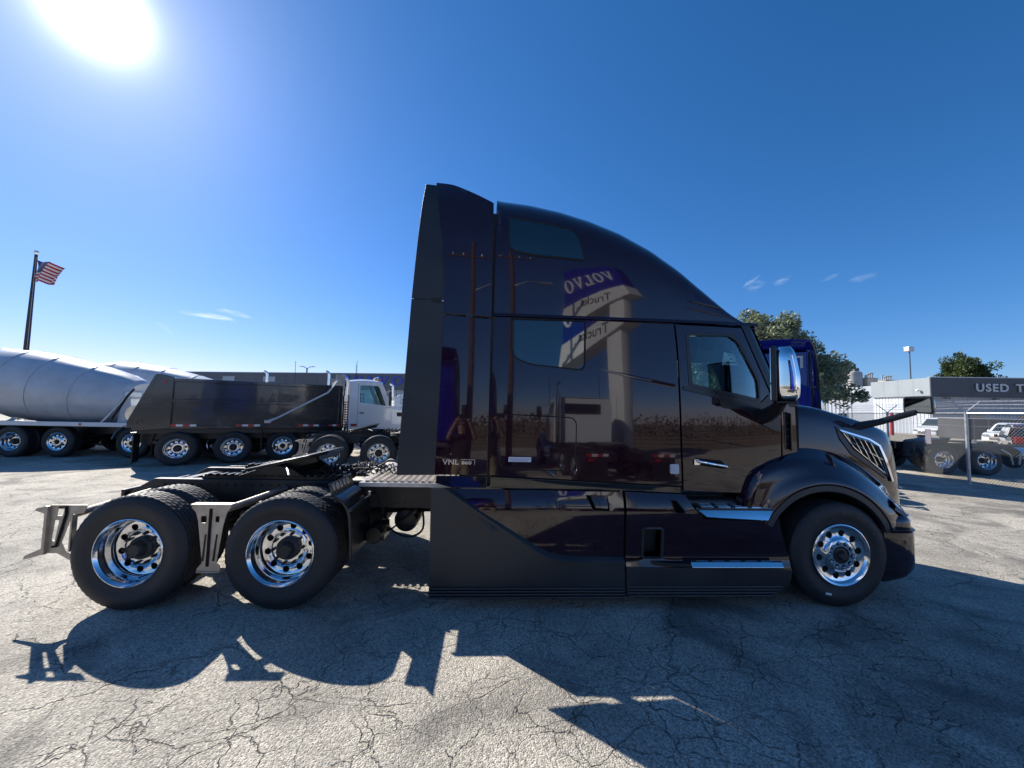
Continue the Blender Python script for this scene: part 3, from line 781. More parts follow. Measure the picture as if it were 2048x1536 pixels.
    # black surround left of the vent
    panel('side_vent_surround', [(3.805, 1.80), (3.86, 1.745), (3.99, 1.555), (4.34, 1.31), (4.42, 1.25), (4.39, 1.235), (3.96, 1.50), (3.84, 1.66)], M['plastic_smooth'], root, lambda x, z: Yhood(x, z)-.008, th=.012, cell=.08, bevel=.002)
    def inpoly(x, z, P):
        c_ = False
        for i in range(len(P)):
            a, b = P[i], P[i-1]
            if (a[1] > z) != (b[1] > z) and x < (b[0]-a[0])*(z-a[1])/(b[1]-a[1])+a[0]: c_ = not c_
        return c_
    def bar(p, q, r):
        pts = []
        for k in range(40):
            t = k/39; x, z = p[0]+(q[0]-p[0])*t, p[1]+(q[1]-p[1])*t
            if inpoly(x, z, gvi): pts.append((x, Yhood(x, z)-.016, z))
        if len(pts) > 3:
            o = MB().tube(pts[::3]+[pts[-1]], r, 6).build('vent_bar', M['chrome'], root); mirror(o)
    for k in range(6):
        x0 = 3.90+.075*k; z0 = 1.76-.022*k; bar((x0, z0), (x0+.26, z0-.52), .0065)
    bar((3.90, 1.665), (4.42, 1.415), .0055)
    # black hood/cowl gap and latch line
    pts = [(3.282, .225, 2.04), (3.284, .222, 1.8), (3.288, .22, 1.45), (3.33, .20, 1.35), (3.42, .14, 1.27)]
    o = MB().tube(pts, [.012, .015, .015, .014, .012], 8).build('hood_seal', M['hole'], root); mirror(o)
    MB().box((3.10, .24, 1.2), (3.34, 2.26, 2.0)).build('firewall', M['hole'], root)
    MB().prism([(2.98, 2.0), (2.95, 2.06), (3.05, 2.085), (3.30, 2.055), (3.30, 2.0)], 'y', .19, 2.31).build('cowl_top', M['plastic_smooth'], root, bevel=.01)
    # ---------------- fenders
    A = (3.44, .47)
    Rt = [(8, 1.02), (20.6, 1.025), (28.6, 1.005), (46.3, .952), (65.5, .945), (85.8, .962), (103, 1.0), (118, 1.06), (130, 1.10), (140, 1.05), (150, .98)]
    Rt = curve(Rt, 8)
    rows = []; lip = []; well = []
    N_ = 46
    for k in range(N_+1):
        ph = 10+142*k/N_; c_, s_ = math.cos(R(ph)), math.sin(R(ph)); Ro = lerp_table(Rt, ph)
        P = lambda r, y: (A[0]+r*c_, y, A[1]+r*s_)
        yin = .26 if ph < 115 else .26-.10*min(1, (ph-115)/20)
        yo = .0 if ph > 30 else .0+.05*((30-ph)/20)
        q_ = max(0, min(1, (ph-78)/60)); q_ = q_*q_*(3-2*q_); ff = 1-.45*q_; gg = (1-.85*q_)*min(1, max(.1, (ph-10)/25))
        rows.append([P(.742, yo+.03), P(.742, yo+.008), P(.752, yo+.0), P(.775, yo+.002), P(.775*.67+(Ro-.08)*.33, yo+.020), P(.775*.33+(Ro-.08)*.67, yo+.040), P(Ro-.08, yo+.062*ff), P(Ro-.035, yo+.088*ff), P(Ro+.0, yo+.118*ff), P(Ro+.035*gg, yo+.15*ff), P(Ro+.075*gg, yo+.205*ff), P(Ro+.12*gg, yo+.245*ff), P(Ro+.17*gg, yo+.30*ff)])
        lip.append([P(.675, yo+.05), P(.672, yo+.012), P(.680, yo+.0), P(.735, yo+.004), P(.740, yo+.02), P(.740, yo+.06)])
        well.append([P(.70, yo+.03), P(.66, yo+.20), P(.64, .55), P(.64, .75)])
    o = MB().grid(rows).build('fender', B, root, solid=.012); mirror(o)
    o = MB().grid(lip).build('fender_lip', PL, root, solid=.006); mirror(o)
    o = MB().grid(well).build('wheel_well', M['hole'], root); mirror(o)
    # seam line across the fender
    pts = []
    for k in range(9):
        t = k/8; r = .68+.30*(1-t)
        ph = 84+12*(1-t)
        pts.append((A[0]+r*math.cos(R(ph)), .0+(.008 if t > .25 else .10*(1-t*4)), A[1]+r*math.sin(R(ph))))
    # head lamp at the front corner
    hl = MB(); rows = []
    for k in range(9):
        t = k/8; x = 4.20+.26*t; z = 1.0-.17*t
        rows.append([(x, .05+.16*t**3, z-.045+.02*t), (x+.004, .035+.16*t**3, z), (x, .07+.16*t**3, z+.05), (x-.02, .14+.16*t**3, z+.09)])
    hl.grid(rows); o = hl.build('headlamp', M['lens'], root, solid=.01); mirror(o)
    o = MB().lathe([(0, -.03), (.03, -.025), (.04, 0), (.04, .02)], origin=(4.42, .13, .86), seg=16).build('head_lamp_bulb_housing', M['chrome'], root); mirror(o)
    # ---------------- bumper
    bp = curve([(4.045, .03), (4.15, .015), (4.27, .012), (4.36, .03), (4.42, .08), (4.52, .22), (4.66, .45), (4.80, .78), (4.90, 1.05), (4.93, 1.25)], 4)
    bp = bp+[(x, 2.5-y) for x, y in bp[-2::-1]]
    def sweep(prof, m, name):
        rows = []
        for i, (x, y) in enumerate(bp):
            a, b = Vector(bp[max(0, i-1)]), Vector(bp[min(len(bp)-1, i+1)]); t = (b-a).normalized(); n = Vector((t.y, -t.x))
            zoff = lerp_table([(4.0, 0), (4.3, 0), (4.93, -.02)], x)
            rows.append([(x+n.x*d, y+n.y*d, z+zoff+(lerp_table([(4.05, -.02), (4.25, .03), (4.42, .12), (4.9, .14)], x) if low else 0)) for d, z, low in prof])
        return MB().grid(rows).build(name, m, root, solid=.012)
    sweep([(-.05, .255, 1), (-.015, .262, 1), (.0, .29, 1), (.004, .45, 0), (.006, .68, 0), (.004, .735, 0), (-.012, .755, 0), (-.05, .758, 0)], B, 'bumper')
    sweep([(-.05, .758, 0), (-.020, .765, 0), (-.012, .785, 0), (-.02, .86, 0), (-.05, .90, 0), (-.11, .93, 0)], B, 'bumper_upper')
    sweep([(-.02, .752, 0), (.012, .754, 0), (.014, .764, 0), (-.02, .766, 0)], M['plastic_smooth'], 'bumper_strip')
    mirror(MB().box((4.02, .03, .26), (4.06, .5, .86)).build('bumper_liner', M['hole'], root))
    # ---------------- side skirts
    def Ysk(x, z):
        return lerp_table([(.10, .020), (.36, .004), (.47, .036), (.50, .040), (.93, .010), (1.02, .028), (1.12, .062)], z)
    rs = [(-.335, 1.118), (1.335, 1.105), (1.342, .462), (.95, .464), (.72, .474), (.60, .503), (.49, .556), (-.362, 1.092)]
    sw_ = [(.96, 1.075), (1.18, 1.072), (1.195, .932), (1.03, .936)]
    panel('rear_skirt', rs, B, root, Ysk, th=.016, holes=(sw_,), cell=.1, zcell=.05, bevel=.004)
    MB().box((.9, .14, .90), (1.25, .16, 1.1)).build('skirt_handle_backing', M['hole'], root)
    panel('skirt_handle', [(1.01, 1.065), (1.178, 1.065), (1.186, .945), (1.06, .948)], B, root, lambda x, z: Ysk(x, z)+.015, th=.01, cell=.1, bevel=.004)
    # matt lower fairing with its rising edge
    lo = [(-.552, 1.135), (-.42, 1.135)]+[(-.375, 1.105), (.48, .545), (.60, .49), (.72, .460), (.95, .450), (1.343, .448), (1.343, .115), (.4, .105), (-.535, .098)]
    panel('lower_skirt', lo, PL, root, lambda x, z: lerp_table([(.098, .02), (.25, .004), (1.2, .0)], z), th=.02, cell=.15, bevel=.006)
    edge = [(-.41, 1.128), (-.36, 1.096), (.05, .828), (.48, .546), (.60, .491), (.72, .461), (.95, .451), (1.343, .449)]
    rows = []
    nn = Vector((0, 0))
    for i, (x, z) in enumerate(edge):
        a, b = Vector(edge[max(0, i-1)]), Vector(edge[min(len(edge)-1, i+1)]); t = (b-a).normalized(); n = Vector((-t.y, t.x))
        n = n if n.y > 0 else -n
        w_ = .004 if i == 0 else .012+.03*min(1, i/3)
        rows.append([(x-n.x*.03, -.003, z-n.y*.03), (x-n.x*.006, -.004, z-n.y*.006), (x+n.x*w_*.5, .015, z+n.y*w_*.5), (x+n.x*w_, .045, z+n.y*w_)])
    o = MB().grid(rows).build('skirt_edge', PL, root); mirror(o)
    for (xa, xb, ya) in ((-.537, 1.343, -.002), (1.365, 2.93, -.002)):
        for k in range(4):
            z0 = .108+.028*k+(0.012 if xa > 0 else 0)
            o = MB().prism([(-.006+ya, z0), (-.010+ya, z0+.008), (-.006+ya, z0+.018), (.02, z0+.020), (.02, z0-.002)], 'x', xa+(.02 if k == 0 else 0), xb-(.03*(3-k) if xa > 0 else 0)).build('skirt_ridge', PL, root); mirror(o)
    # front skirt
    fs = [(1.362, 1.105), (1.97, 1.088), (2.045, .968), (2.14, .86), (2.77, .84), (2.885, .985), (2.93, 1.03), (2.915, .90), (2.96, .72), (3.035, .50), (3.04, .28), (2.985, .19), (2.935, .14), (1.362, .112)]
    ins = smooth_outline([(1.530, .765), (1.530, .478), (1.728, .478), (1.728, .765)], .03)
    slot = [(1.815, 1.038), (1.872, 1.034), (1.955, .93), (1.94, .915), (1.85, .922)]
    panel('front_skirt', fs, B, root, Ysk, th=.016, holes=(ins, slot), cell=.1, zcell=.05, bevel=.004)
    MB().box((1.5, .16, .45), (1.76, .18, .8)).build('latch_recess', M['plastic_smooth'], root)
    ring_tube('latch_frame', ins, Ysk, -.004, .014, PL, root)
    panel('latch_plate', smooth_outline([(1.55, .70), (1.56, .50), (1.70, .50), (1.705, .74)], .02), M['plastic_smooth'], root, lambda x, z: .11+(.7-z)*.1, th=.01, cell=.2, bevel=.004)
    MB().box((1.80, .10, .90), (1.97, .12, 1.06)).build('slot_backing', M['hole'], root)
    ring_tube('slot_frame', slot, Ysk, -.002, .006, M['plastic_smooth'], root)
    # lower matt band of the front skirt
    panel('front_lower_skirt', [(1.362, .40), (2.0, .395), (2.90, .385), (3.045, .37), (3.02, .25), (2.935, .142), (1.362, .114)], PL, root, lambda x, z: lerp_table([(.1, .012), (.30, -.004), (.4, .002)], z), th=.018, cell=.15, bevel=.008)
    # well above the upper step
    panel('step_well', [(1.99, 1.12), (2.90, 1.09), (2.92, .80), (2.05, .80)], M['blackgloss'], root, lambda x, z: .30-.1*(z-.8), th=.02, bevel=.004)
    # upper step
    tp = [(2.063, .970), (2.26, .971), (2.46, .972), (2.66, .973), (2.862, .974)]; bt_ = [(2.145, .892), (2.28, .884), (2.46, .876), (2.64, .868), (2.772, .862)]
    mb = MB(); mb.grid([[(x, .03, z) for x, z in tp], [(x, .006, z+.002) for x, z in tp], [(x, -.002, z-.006) for x, z in tp], [(x, -.040, z+.006) for x, z in bt_], [(x, -.036, z) for x, z in bt_], [(x, .03, z) for x, z in bt_]])
    o = mb.build('upper_step', M['chrome'], root, solid=.006); mirror(o)
    o = MB().prism([(2.075, -.010), (2.852, -.010), (2.80, .29), (2.12, .29)], 'z', .955, .972).build('step_plate', M['plastic_smooth'], root); mirror(o)
    for r_ in range(4):
        for k in range(4):
            x0 = 2.13+.175*k+.03*r_*(.5); o = MB().box((x0, .03+.06*r_, .972), (x0+.13, .055+.06*r_, .980)).build('step_tread', M['alu'], root, bevel=.003); mirror(o)
    # lower step
    o = MB().prism([(-.045, .474), (-.058, .472), (-.088, .432), (-.084, .422), (-.045, .424)], 'x', 1.973, 2.887).build('lower_step', M['chrome'], root, bevel=.005); mirror(o)
    o = MB().prism([(1.60, .03), (1.72, -.03), (1.973, -.062), (2.887, -.062), (2.95, .02), (2.95, .12), (1.60, .12)], 'z', .415, .452).build('lower_step_pad', M['plastic_smooth'], root, bevel=.006); mirror(o)
    for r_ in range(4):
        for k in range(5):
            x0 = 2.04+.165*k+.02*r_; o = MB().box((x0, -.035+.036*r_, .452), (x0+.12, -.020+.036*r_, .462)).build('step_tread', M['alu'], root, bevel=.003); mirror(o)
    # glossy link between fender and skirt
    rows = []
    for k in range(9):
        t = k/8; x = 2.62+.42*t; z = 1.12+.22*t**.8
        rows.append([(x, .20, z+.05), (x+.01, .12, z+.0), (x+.03, .06, z-.09), (x+.02, .05, z-.17), (x+.0, .09, z-.24+.03*t)])
    o = MB().grid(rows).build('fender_extension', B, root, solid=.012); mirror(o)
    # inner tanks that block the view under the cab
    MB().box((-.40, .16, .28), (2.88, .66, 1.04)).build('tank_body', M['frame'], root, bevel=.06)
    o = MB().box((-.40, 1.84, .28), (2.88, 2.34, 1.04)).build('tank_body', M['frame'], root, bevel=.06)
    MB().box((-.3, .7, .9), (3.2, 1.8, 1.16)).build('cab_underside', M['frame'], root)
    # ---------------- mirrors
    def mir():
        base = Matrix.Translation(Vector((2.70, -.27, 2.29))) @ Matrix.Rotation(R(-38), 4, 'Z')
        rows = []; n = 20
        for k in range(15):
            t = k/14; z = -.250+.505*t; sc = 1-abs(2*t-1)**7*.35; dp = .190*(1-.22*max(0, t-.45)/.55); row = []
            for j in range(n):
                a = 2*PI*j/n; cx, cy = math.cos(a), math.sin(a); e = .5
                row.append((dp/2+math.copysign(abs(cx)**e, cx)*dp/2*sc, math.copysign(abs(cy)**e, cy)*.125*sc, z))
            rows.append(row)
        m_ = MB().grid(rows, close=True); vs = list(m_.bm.verts); m_.bm.faces.new(vs[:n][::-1]); m_.bm.faces.new(vs[-n:])
        m_ = m_.build('mirror_cap', M['chrome'], root, angle=60)
        b = MB().box((-.035, -.135, -.255), (.012, .135, .262)).build('mirror_housing', M['plastic_smooth'], root, bevel=.012)
        g = MB().box((-.040, -.12, -.08), (-.036, .12, .245)).box((-.040, -.12, -.24), (-.036, .12, -.10)).build('mirror_glass', M['chrome'], root)
        f = MB().box((.0, -.11, -.272), (.17, .11, -.252)).build('mirror_foot', M['plastic_smooth'], root, bevel=.008)
        for o in (m_, b, g, f):
            o.matrix_local = base; c2 = o.copy(); COL.objects.link(c2)
            c2.matrix_local = Matrix.Translation((0, 2.5, 0)) @ Matrix.Scale(-1, 4, (0, 1, 0)) @ base
        mirror(MB().tube([(2.84, .19, 1.86), (2.86, .08, 1.90), (2.82, -.12, 1.97), (2.77, -.25, 2.04)], [.07, .075, .06, .05], 10).build('mirror_arm', M['plastic_smooth'], root))
    mir()
    # hood mirrors: housing faces back towards the driver
    rot = Matrix.Translation(Vector((4.48, .02, 2.045))) @ Matrix.Rotation(R(22), 4, 'Z') @ Matrix.Rotation(R(-4), 4, 'Y') @ Matrix.Diagonal((.9, .78, 1.0, 1))
    hs = []
    rows = []
    for k in range(7):
        t = k/6; d = .155*t; s = [1, 1, .97, .90, .78, .58, .25][k]; row = []
        for j in range(20):
            a = 2*PI*j/20; cx, cz = math.cos(a), math.sin(a); e = .5
            row.append((d, math.copysign(abs(cx)**e, cx)*.145*s, math.copysign(abs(cz)**e, cz)*.088*s))
        rows.append(row)
    o = MB().grid(rows, close=True).build('hood_mirror_cap', M['chrome'], root); o.matrix_local = rot; hs.append(o)
    fr = smooth_outline([(-.15, -.092), (.15, -.078), (.145, .092), (-.145, .092)], .03)
    mb = MB(); mb.prism(fr, 'x', -.03, .02); o = mb.build('hood_mirror_housing', M['plastic_smooth'], root, bevel=.008); o.matrix_local = rot; hs.append(o)
    gf = smooth_outline([(-.128, -.074), (.13, -.062), (.125, .074), (-.125, .074)], .02)
    o = MB().prism(gf, 'x', -.034, -.030).build('hood_mirror_glass', mat('mirror_glass', (.26, .30, .34), .03, 1.), root, smooth=False); o.matrix_local = rot; hs.append(o)
    arm = [(4.07, .42, 1.80), (4.12, .36, 1.80), (4.25, .22, 1.86), (4.40, .08, 1.945), (4.45, .03, 1.97)]
    o = MB().tube(arm, [.055, .05, .036, .034, .03], 10).build('hood_mirror_arm', M['plastic_smooth'], root); hs.append(o)
    o = MB().prism([(3.93, .40), (4.22, .37), (4.20, .50), (3.95, .48)], 'z', 1.78, 1.845).build('hood_mirror_foot', M['plastic_smooth'], root, bevel=.015); hs.append(o)
    for o in hs:
        if o.matrix_local.to_euler().z != 0:
            c2 = o.copy(); COL.objects.link(c2); c2.matrix_local = Matrix.Translation((0, 2.5, 0)) @ Matrix.Scale(-1, 4, (0, 1, 0)) @ o.matrix_local
        else: mirror(o)
    # ---------------- drive-axle fender and mud flap gear
    # curved quarter fender ahead of the drive wheels, with its name plate
    cvq = curve([(-1.60, 1.02), (-1.545, 1.035), (-1.49, 1.035), (-1.43, 1.015), (-1.37, .965), (-1.325, .88), (-1.305, .75), (-1.292, .60), (-1.285, .46)], 4)
    rows = [[(x, y, z) for x, z in cvq] for y in (.03, .05, .62, .64)]
    o = MB().grid(rows).build('quarter_fender', M['plastic_smooth'], root, solid=.010); mirror(o)
    for yy in (.035, .635):
        o = MB().tube([(x+.004, yy, z) for x, z in cvq], .010, 6).build('fender_edge', M['plastic_smooth'], root); mirror(o)
    o = MB().cyl((-1.305, .0, .915), (-1.305, .78, .915), .017, 10).build('fender_bracket', M['frame'], root); mirror(o)
    o = MB().cyl((-1.305, .60, .915), (-1.305, .60, .97), .016, 8).build('bracket_bolt', M['steel'], root); mirror(o)
    # name plate across the top of the fender, facing forwards
    plm = MB().box((0, -.003, 0), (.60, .003, .125)).build('name_plate', M['plastic_smooth'], root, bevel=.002)
    plm.matrix_local = Matrix.Translation((-1.487, .035, 1.03)) @ Matrix.Rotation(PI/2, 4, 'Z') @ Matrix.Rotation(R(-17), 4, 'X')
    wmb, ww = serif_word('VOLVO', .066, .0015, gap=.55)
    wo = wmb.build('plate_lettering', M['white_print'], plm, smooth=False); wo.location = (.06, -.0035, .045)
    for k in range(8):
        MB().cyl((.05+.07*k, -.007, .018), (.05+.07*k, -.003, .018), .006, 6).build('plate_rivet', M['steel'], plm)
    pl2 = copy_tree(plm, root); pl2.matrix_local = Matrix.Translation((0, 1.82, 0)) @ plm.matrix_local
    # mud-flap hangers: pressed aluminium plates on arms
    def hanger(x0, outline, slots, tiltx, arm, nm='mud_flap_hanger'):
        mb = MB(); 
        bm = bmesh.new(); es = []
        for loop in (outline,)+tuple(slots):
            vs = [bm.verts.new((p[0], 0, p[1])) for p in loop]
            for i in range(len(vs)): es.append(bm.edges.new((vs[i], vs[(i+1) % len(vs)])))
        bmesh.ops.triangle_fill(bm, edges=es, use_beauty=True)
        ex = bmesh.ops.extrude_face_region(bm, geom=bm.faces[:])
        for v in [g_ for g_ in ex['geom'] if isinstance(g_, bmesh.types.BMVert)]: v.co.y += .008
        bmesh.ops.recalc_face_normals(bm, faces=bm.faces)
        me = bpy.data.meshes.new(nm); bm.to_mesh(me); bm.free()
        return link(me, nm, M['aluplate'], root, True, .002)
    sl_ = lambda x, z, w, h: [(x, z), (x+w, z), (x+w, z+h), (x, z+h)]
    mid = [(-2.752, .945), (-2.400, .948), (-2.402, .93), (-2.435, .875), (-2.462, .76), (-2.500, .42), (-2.468, .40), (-2.462, .345), (-2.67, .345), (-2.672, .37), (-2.63, .42), (-2.690, .80), (-2.715, .88), (-2.752, .92)]
    h = hanger(0, mid, (smooth_outline(sl_(-2.665, .785, .05, .062), .012), smooth_outline(sl_(-2.535, .79, .035, .055), .01)), 0, 0)
    h.location = (0, .03, 0); mirror(h)
    o = MB().box((-2.590, .020, .39), (-2.567, .030, .915)).build('hanger_channel', M['hole'], root, bevel=.003); mirror(o)
    o = MB().prism([(-2.63, .44), (-2.615, .68), (-2.607, .68), (-2.617, .44)], 'y', .022, .030).prism([(-2.535, .44), (-2.515, .68), (-2.507, .68), (-2.520, .44)], 'y', .022, .030).build('hanger_slot', M['rubber'], root); mirror(o)
    o = MB().box((-2.76, .02, .940), (-2.395, .10, .956)).box((-2.67, .02, .335), (-2.462, .08, .347)).build('hanger_flange', M['aluplate'], root, bevel=.002); mirror(o)
    o = MB().tube([(-2.58, .06, .86), (-2.45, .3, .90), (-2.30, .80, .95)], .034, 10).build('hanger_arm', M['aluplate'], root); mirror(o)
    rr = [(-4.123, .882), (-4.118, .902), (-3.99, .935), (-3.67, .938), (-3.700, .865), (-3.74, .858), (-3.80, .85), (-3.87, .60), (-3.83, .53), (-3.75, .46), (-3.775, .44), (-3.90, .505), (-3.98, .505), (-4.13, .46), (-4.185, .448), (-4.178, .480), (-4.04, .545), (-4.005, .62), (-3.985, .78), (-4.05, .86)]
    h = hanger(0, rr, (smooth_outline([(-3.945, .80), (-3.960, .62), (-3.93, .61), (-3.905, .80)], .01), smooth_outline([(-3.925, .90), (-3.93, .84), (-3.88, .84), (-3.87, .90)], .01)), 0, 0)
    h.location = (0, .03, 0); mirror(h)
    o = MB().tube([(-3.905, .022, .92), (-3.845, .022, .92), (-3.842, .022, .86), (-3.905, .022, .565), (-3.935, .022, .565)], .011, 6).build('hanger_channel', M['hole'], root); mirror(o)
    o = MB().box((-4.01, .0, .50), (-3.985, .035, .93)).box((-3.80, .02, .52), (-3.785, .07, .85)).build('hanger_flange', M['aluplate'], root, bevel=.003); mirror(o)
    o = MB().tube([(-3.86, .06, .83), (-3.78, .4, .87), (-3.70, .80, .92)], .034, 10).build('hanger_arm', M['aluplate'], root); mirror(o)
    # tail lamps on the end of the frame
    MB().box((-4.06, .78, .74), (-4.02, 1.72, .92)).build('tail_plate', M['frame'], root, bevel=.004)
    for y in (.86, 1.58): MB().lathe([(0, -.02), (.045, -.014), (.05, 0)], origin=(-4.06, y, .83), axis='x', seg=16).build('tail_lamp', M['red'], root)
    # ---------------- badges
    yb = Yfair(-.3, 1.38)-.004
    ex = Matrix.Rotation(PI/2, 4, 'X')
    t1 = text_obj('model_badge', 'VNL', .070, M['badge'], root, (-.455, Yfair(-.45, 1.38)-.003, 1.354), (PI/2, 0, R(4)), .003, .0012, 1.2)
    t2 = text_obj('model_badge', '860', .045, M['badge'], root, (-.272, Yfair(-.27, 1.38)-.003, 1.356), (PI/2, 0, R(4)), .003, .001, 1.45)
    MB().box((-.277, yb-.002, 1.400), (-.142, yb+.002, 1.405)).box((-.146, yb-.002, 1.352), (-.141, yb+.002, 1.4035)).build('badge_bracket', M['badge'], root)
    # ---------------- wheels
    for x in (-3.27, -1.92):
        make_wheel(root, x, 0.0, 'outer', 1, hero); make_wheel(root, x, .33, 'inner', 1, hero)
        make_wheel(root, x, 2.5, 'outer', -1, hero); make_wheel(root, x, 2.17, 'inner', -1, hero)
    w = make_wheel(root, 3.567, 0.012, 'steer', 1, hero); make_wheel(root, 3.567, 2.488, 'steer', -1, hero)
    # raised lettering round the steer tyre
    t = [c for c in w.children if c.name.startswith('tyre')][0]
    tm = mat('tyre_lettering', (.035, .036, .038), .45)
    for k, ch in enumerate('MICHELIN'):
        a = R(88-11.0*k-3)
        o = text_obj('tyre_letter', ch, .062, tm, w, (.405*math.cos(a)-.018*math.sin(a), -.0035, .405*math.sin(a)+.018*math.cos(a)-.0), (PI/2, 0, 0), .0025, .001, .9)
        o.rotation_euler = (PI/2, PI/2-a, 0)
    MB().box((-.115, -.0085, -.405), (-.055, -.006, -.385)).build('tyre_sticker', M['white_print'], w).rotation_euler = (0, R(10), 0)
    return root

T0 = thing('highway_tractor', 'large black cherry sleeper tractor unit with chrome mirrors filling the middle of the lot', 'truck', (0, 0, 0), 0)
make_tractor(T0)
# ================================================================ ground
def ground_material():
    m = bpy.data.materials.new('worn_asphalt'); m.use_nodes = True; nt = m.node_tree; b = nt.nodes['Principled BSDF']; N = nt.nodes.new; L = nt.links.new
    tc = N('ShaderNodeTexCoord')
    def noise(sc, det=4, dist=0., vec=None):
        n = N('ShaderNodeTexNoise'); n.inputs['Scale'].default_value = sc; n.inputs['Detail'].default_value = det; n.inputs['Distortion'].default_value = dist
        L(vec or tc.outputs['Object'], n.inputs['Vector']); return n
    def rng(src, a, b_, c=0., d=1., smooth=False):
        r = N('ShaderNodeMapRange'); r.inputs[1].default_value = a; r.inputs[2].default_value = b_; r.inputs[3].default_value = c; r.inputs[4].default_value = d
        if smooth: r.interpolation_type = 'SMOOTHSTEP'
        L(src, r.inputs[0]); return r.outputs[0]
    def math_(op, a, b_=None, v=None):
        n = N('ShaderNodeMath'); n.operation = op; L(a, n.inputs[0])
        if b_ is not None: L(b_, n.inputs[1])
        elif v is not None: n.inputs[1].default_value = v
        return n.outputs[0]
    # wobble the coordinates so cracks wander
    w = noise(1.7, 5); s = N('ShaderNodeVectorMath'); s.operation = 'SUBTRACT'; s.inputs[1].default_value = (.5, .5, .5); L(w.outputs['Color'], s.inputs[0])
    sc = N('ShaderNodeVectorMath'); sc.operation = 'SCALE'; sc.inputs['Scale'].default_value = .26; L(s.outputs[0], sc.inputs[0])
    w2 = noise(9, 4); s2 = N('ShaderNodeVectorMath'); s2.operation = 'SUBTRACT'; s2.inputs[1].default_value = (.5, .5, .5); L(w2.outputs['Color'], s2.inputs[0])
    sc2 = N('ShaderNodeVectorMath'); sc2.operation = 'SCALE'; sc2.inputs['Scale'].default_value = .10; L(s2.outputs[0], sc2.inputs[0])
    ad = N('ShaderNodeVectorMath'); L(tc.outputs['Object'], ad.inputs[0]); L(sc.outputs[0], ad.inputs[1])
    ad2 = N('ShaderNodeVectorMath'); L(ad.outputs[0], ad2.inputs[0]); L(sc2.outputs[0], ad2.inputs[1])
    def crack(scale, width, mask):
        v = N('ShaderNodeTexVoronoi'); v.feature = 'DISTANCE_TO_EDGE'; v.inputs['Scale'].default_value = scale; v.inputs['Randomness'].default_value = 1
        L(ad2.outputs[0], v.inputs['Vector'])
        c = rng(v.outputs['Distance'], 0, width*scale, 1, 0)
        return math_('MULTIPLY', c, mask)
    mk = noise(.45, 3); m1 = rng(mk.outputs['Fac'], .36, .54, .1, 1, True)
    mk2 = noise(1.9, 3); m2 = rng(mk2.outputs['Fac'], .38, .62, .15, 1, True)
    c1 = crack(1.35, .0048, m2); c2 = crack(2.9, .0048, math_('MULTIPLY', m1, m2)); c3 = crack(.42, .0075, m2)
    cr = math_('MAXIMUM', math_('MAXIMUM', c1, c2), c3)
    # grit
    g1 = N('ShaderNodeTexVoronoi'); g1.inputs['Scale'].default_value = 95; L(tc.outputs['Object'], g1.inputs['Vector'])
    g2 = noise(210, 3); g3 = noise(38, 4)
    grit = math_('ADD', rng(g1.outputs['Distance'], 0, .8, 1, 0), math_('MULTIPLY', g2.outputs['Fac'], v=.8))
    # colour
    big = noise(.16, 5, .6); mid = noise(1.1, 6, .4)
    mx = N('ShaderNodeMix'); mx.data_type = 'RGBA'; mx.inputs['A'].default_value = (.35, .32, .268, 1); mx.inputs['B'].default_value = (.55, .50, .415, 1)
    L(rng(mid.outputs['Fac'], .3, .7), mx.inputs['Factor'])
    mb_ = N('ShaderNodeMix'); mb_.data_type = 'RGBA'; mb_.blend_type = 'MULTIPLY'; mb_.inputs['Factor'].default_value = 1
    bg = N('ShaderNodeCombineColor'); r_ = rng(big.outputs['Fac'], .3, .7, .72, 1.16)
    for i in range(3): L(r_, bg.inputs[i])
    L(mx.outputs['Result'], mb_.inputs['A']); L(bg.outputs[0], mb_.inputs['B'])
    # stones lighter and darker than the binder
    st = N('ShaderNodeMix'); st.data_type = 'RGBA'; st.blend_type = 'MULTIPLY'; st.inputs['Factor'].default_value = 1
    sv = N('ShaderNodeCombineColor'); s_ = rng(g1.outputs['Color'], 0, 1, .42, 1.58)
    for i in range(3): L(s_, sv.inputs[i])
    L(mb_.outputs['Result'], st.inputs['A']); L(sv.outputs[0], st.inputs['B'])
    # dark stains
    stn = noise(.8, 6, 1.2); sf = rng(stn.outputs['Fac'], .50, .70, 0, .62, True)
    s3 = N('ShaderNodeMix'); s3.data_type = 'RGBA'; s3.inputs['B'].default_value = (.09, .085, .08, 1); L(sf, s3.inputs['Factor']); L(st.outputs['Result'], s3.inputs['A'])
    s4 = N('ShaderNodeMix'); s4.data_type = 'RGBA'; s4.inputs['B'].default_value = (.045, .04, .036, 1); L(math_('MULTIPLY', cr, v=.52), s4.inputs['Factor']); L(s3.outputs['Result'], s4.inputs['A'])
    L(s4.outputs['Result'], b.inputs['Base Color']); b.inputs['Roughness'].default_value = .85; b.inputs['Specular IOR Level'].default_value = .35
    h = math_('SUBTRACT', math_('ADD', math_('MULTIPLY', grit, v=.30), math_('MULTIPLY', g3.outputs['Fac'], v=.5)), math_('MULTIPLY', cr, v=1.1))
    bp = N('ShaderNodeBump'); bp.inputs['Strength'].default_value = 1.; bp.inputs['Distance'].default_value = .017; L(h, bp.inputs['Height']); L(bp.outputs[0], b.inputs['Normal'])
    return m
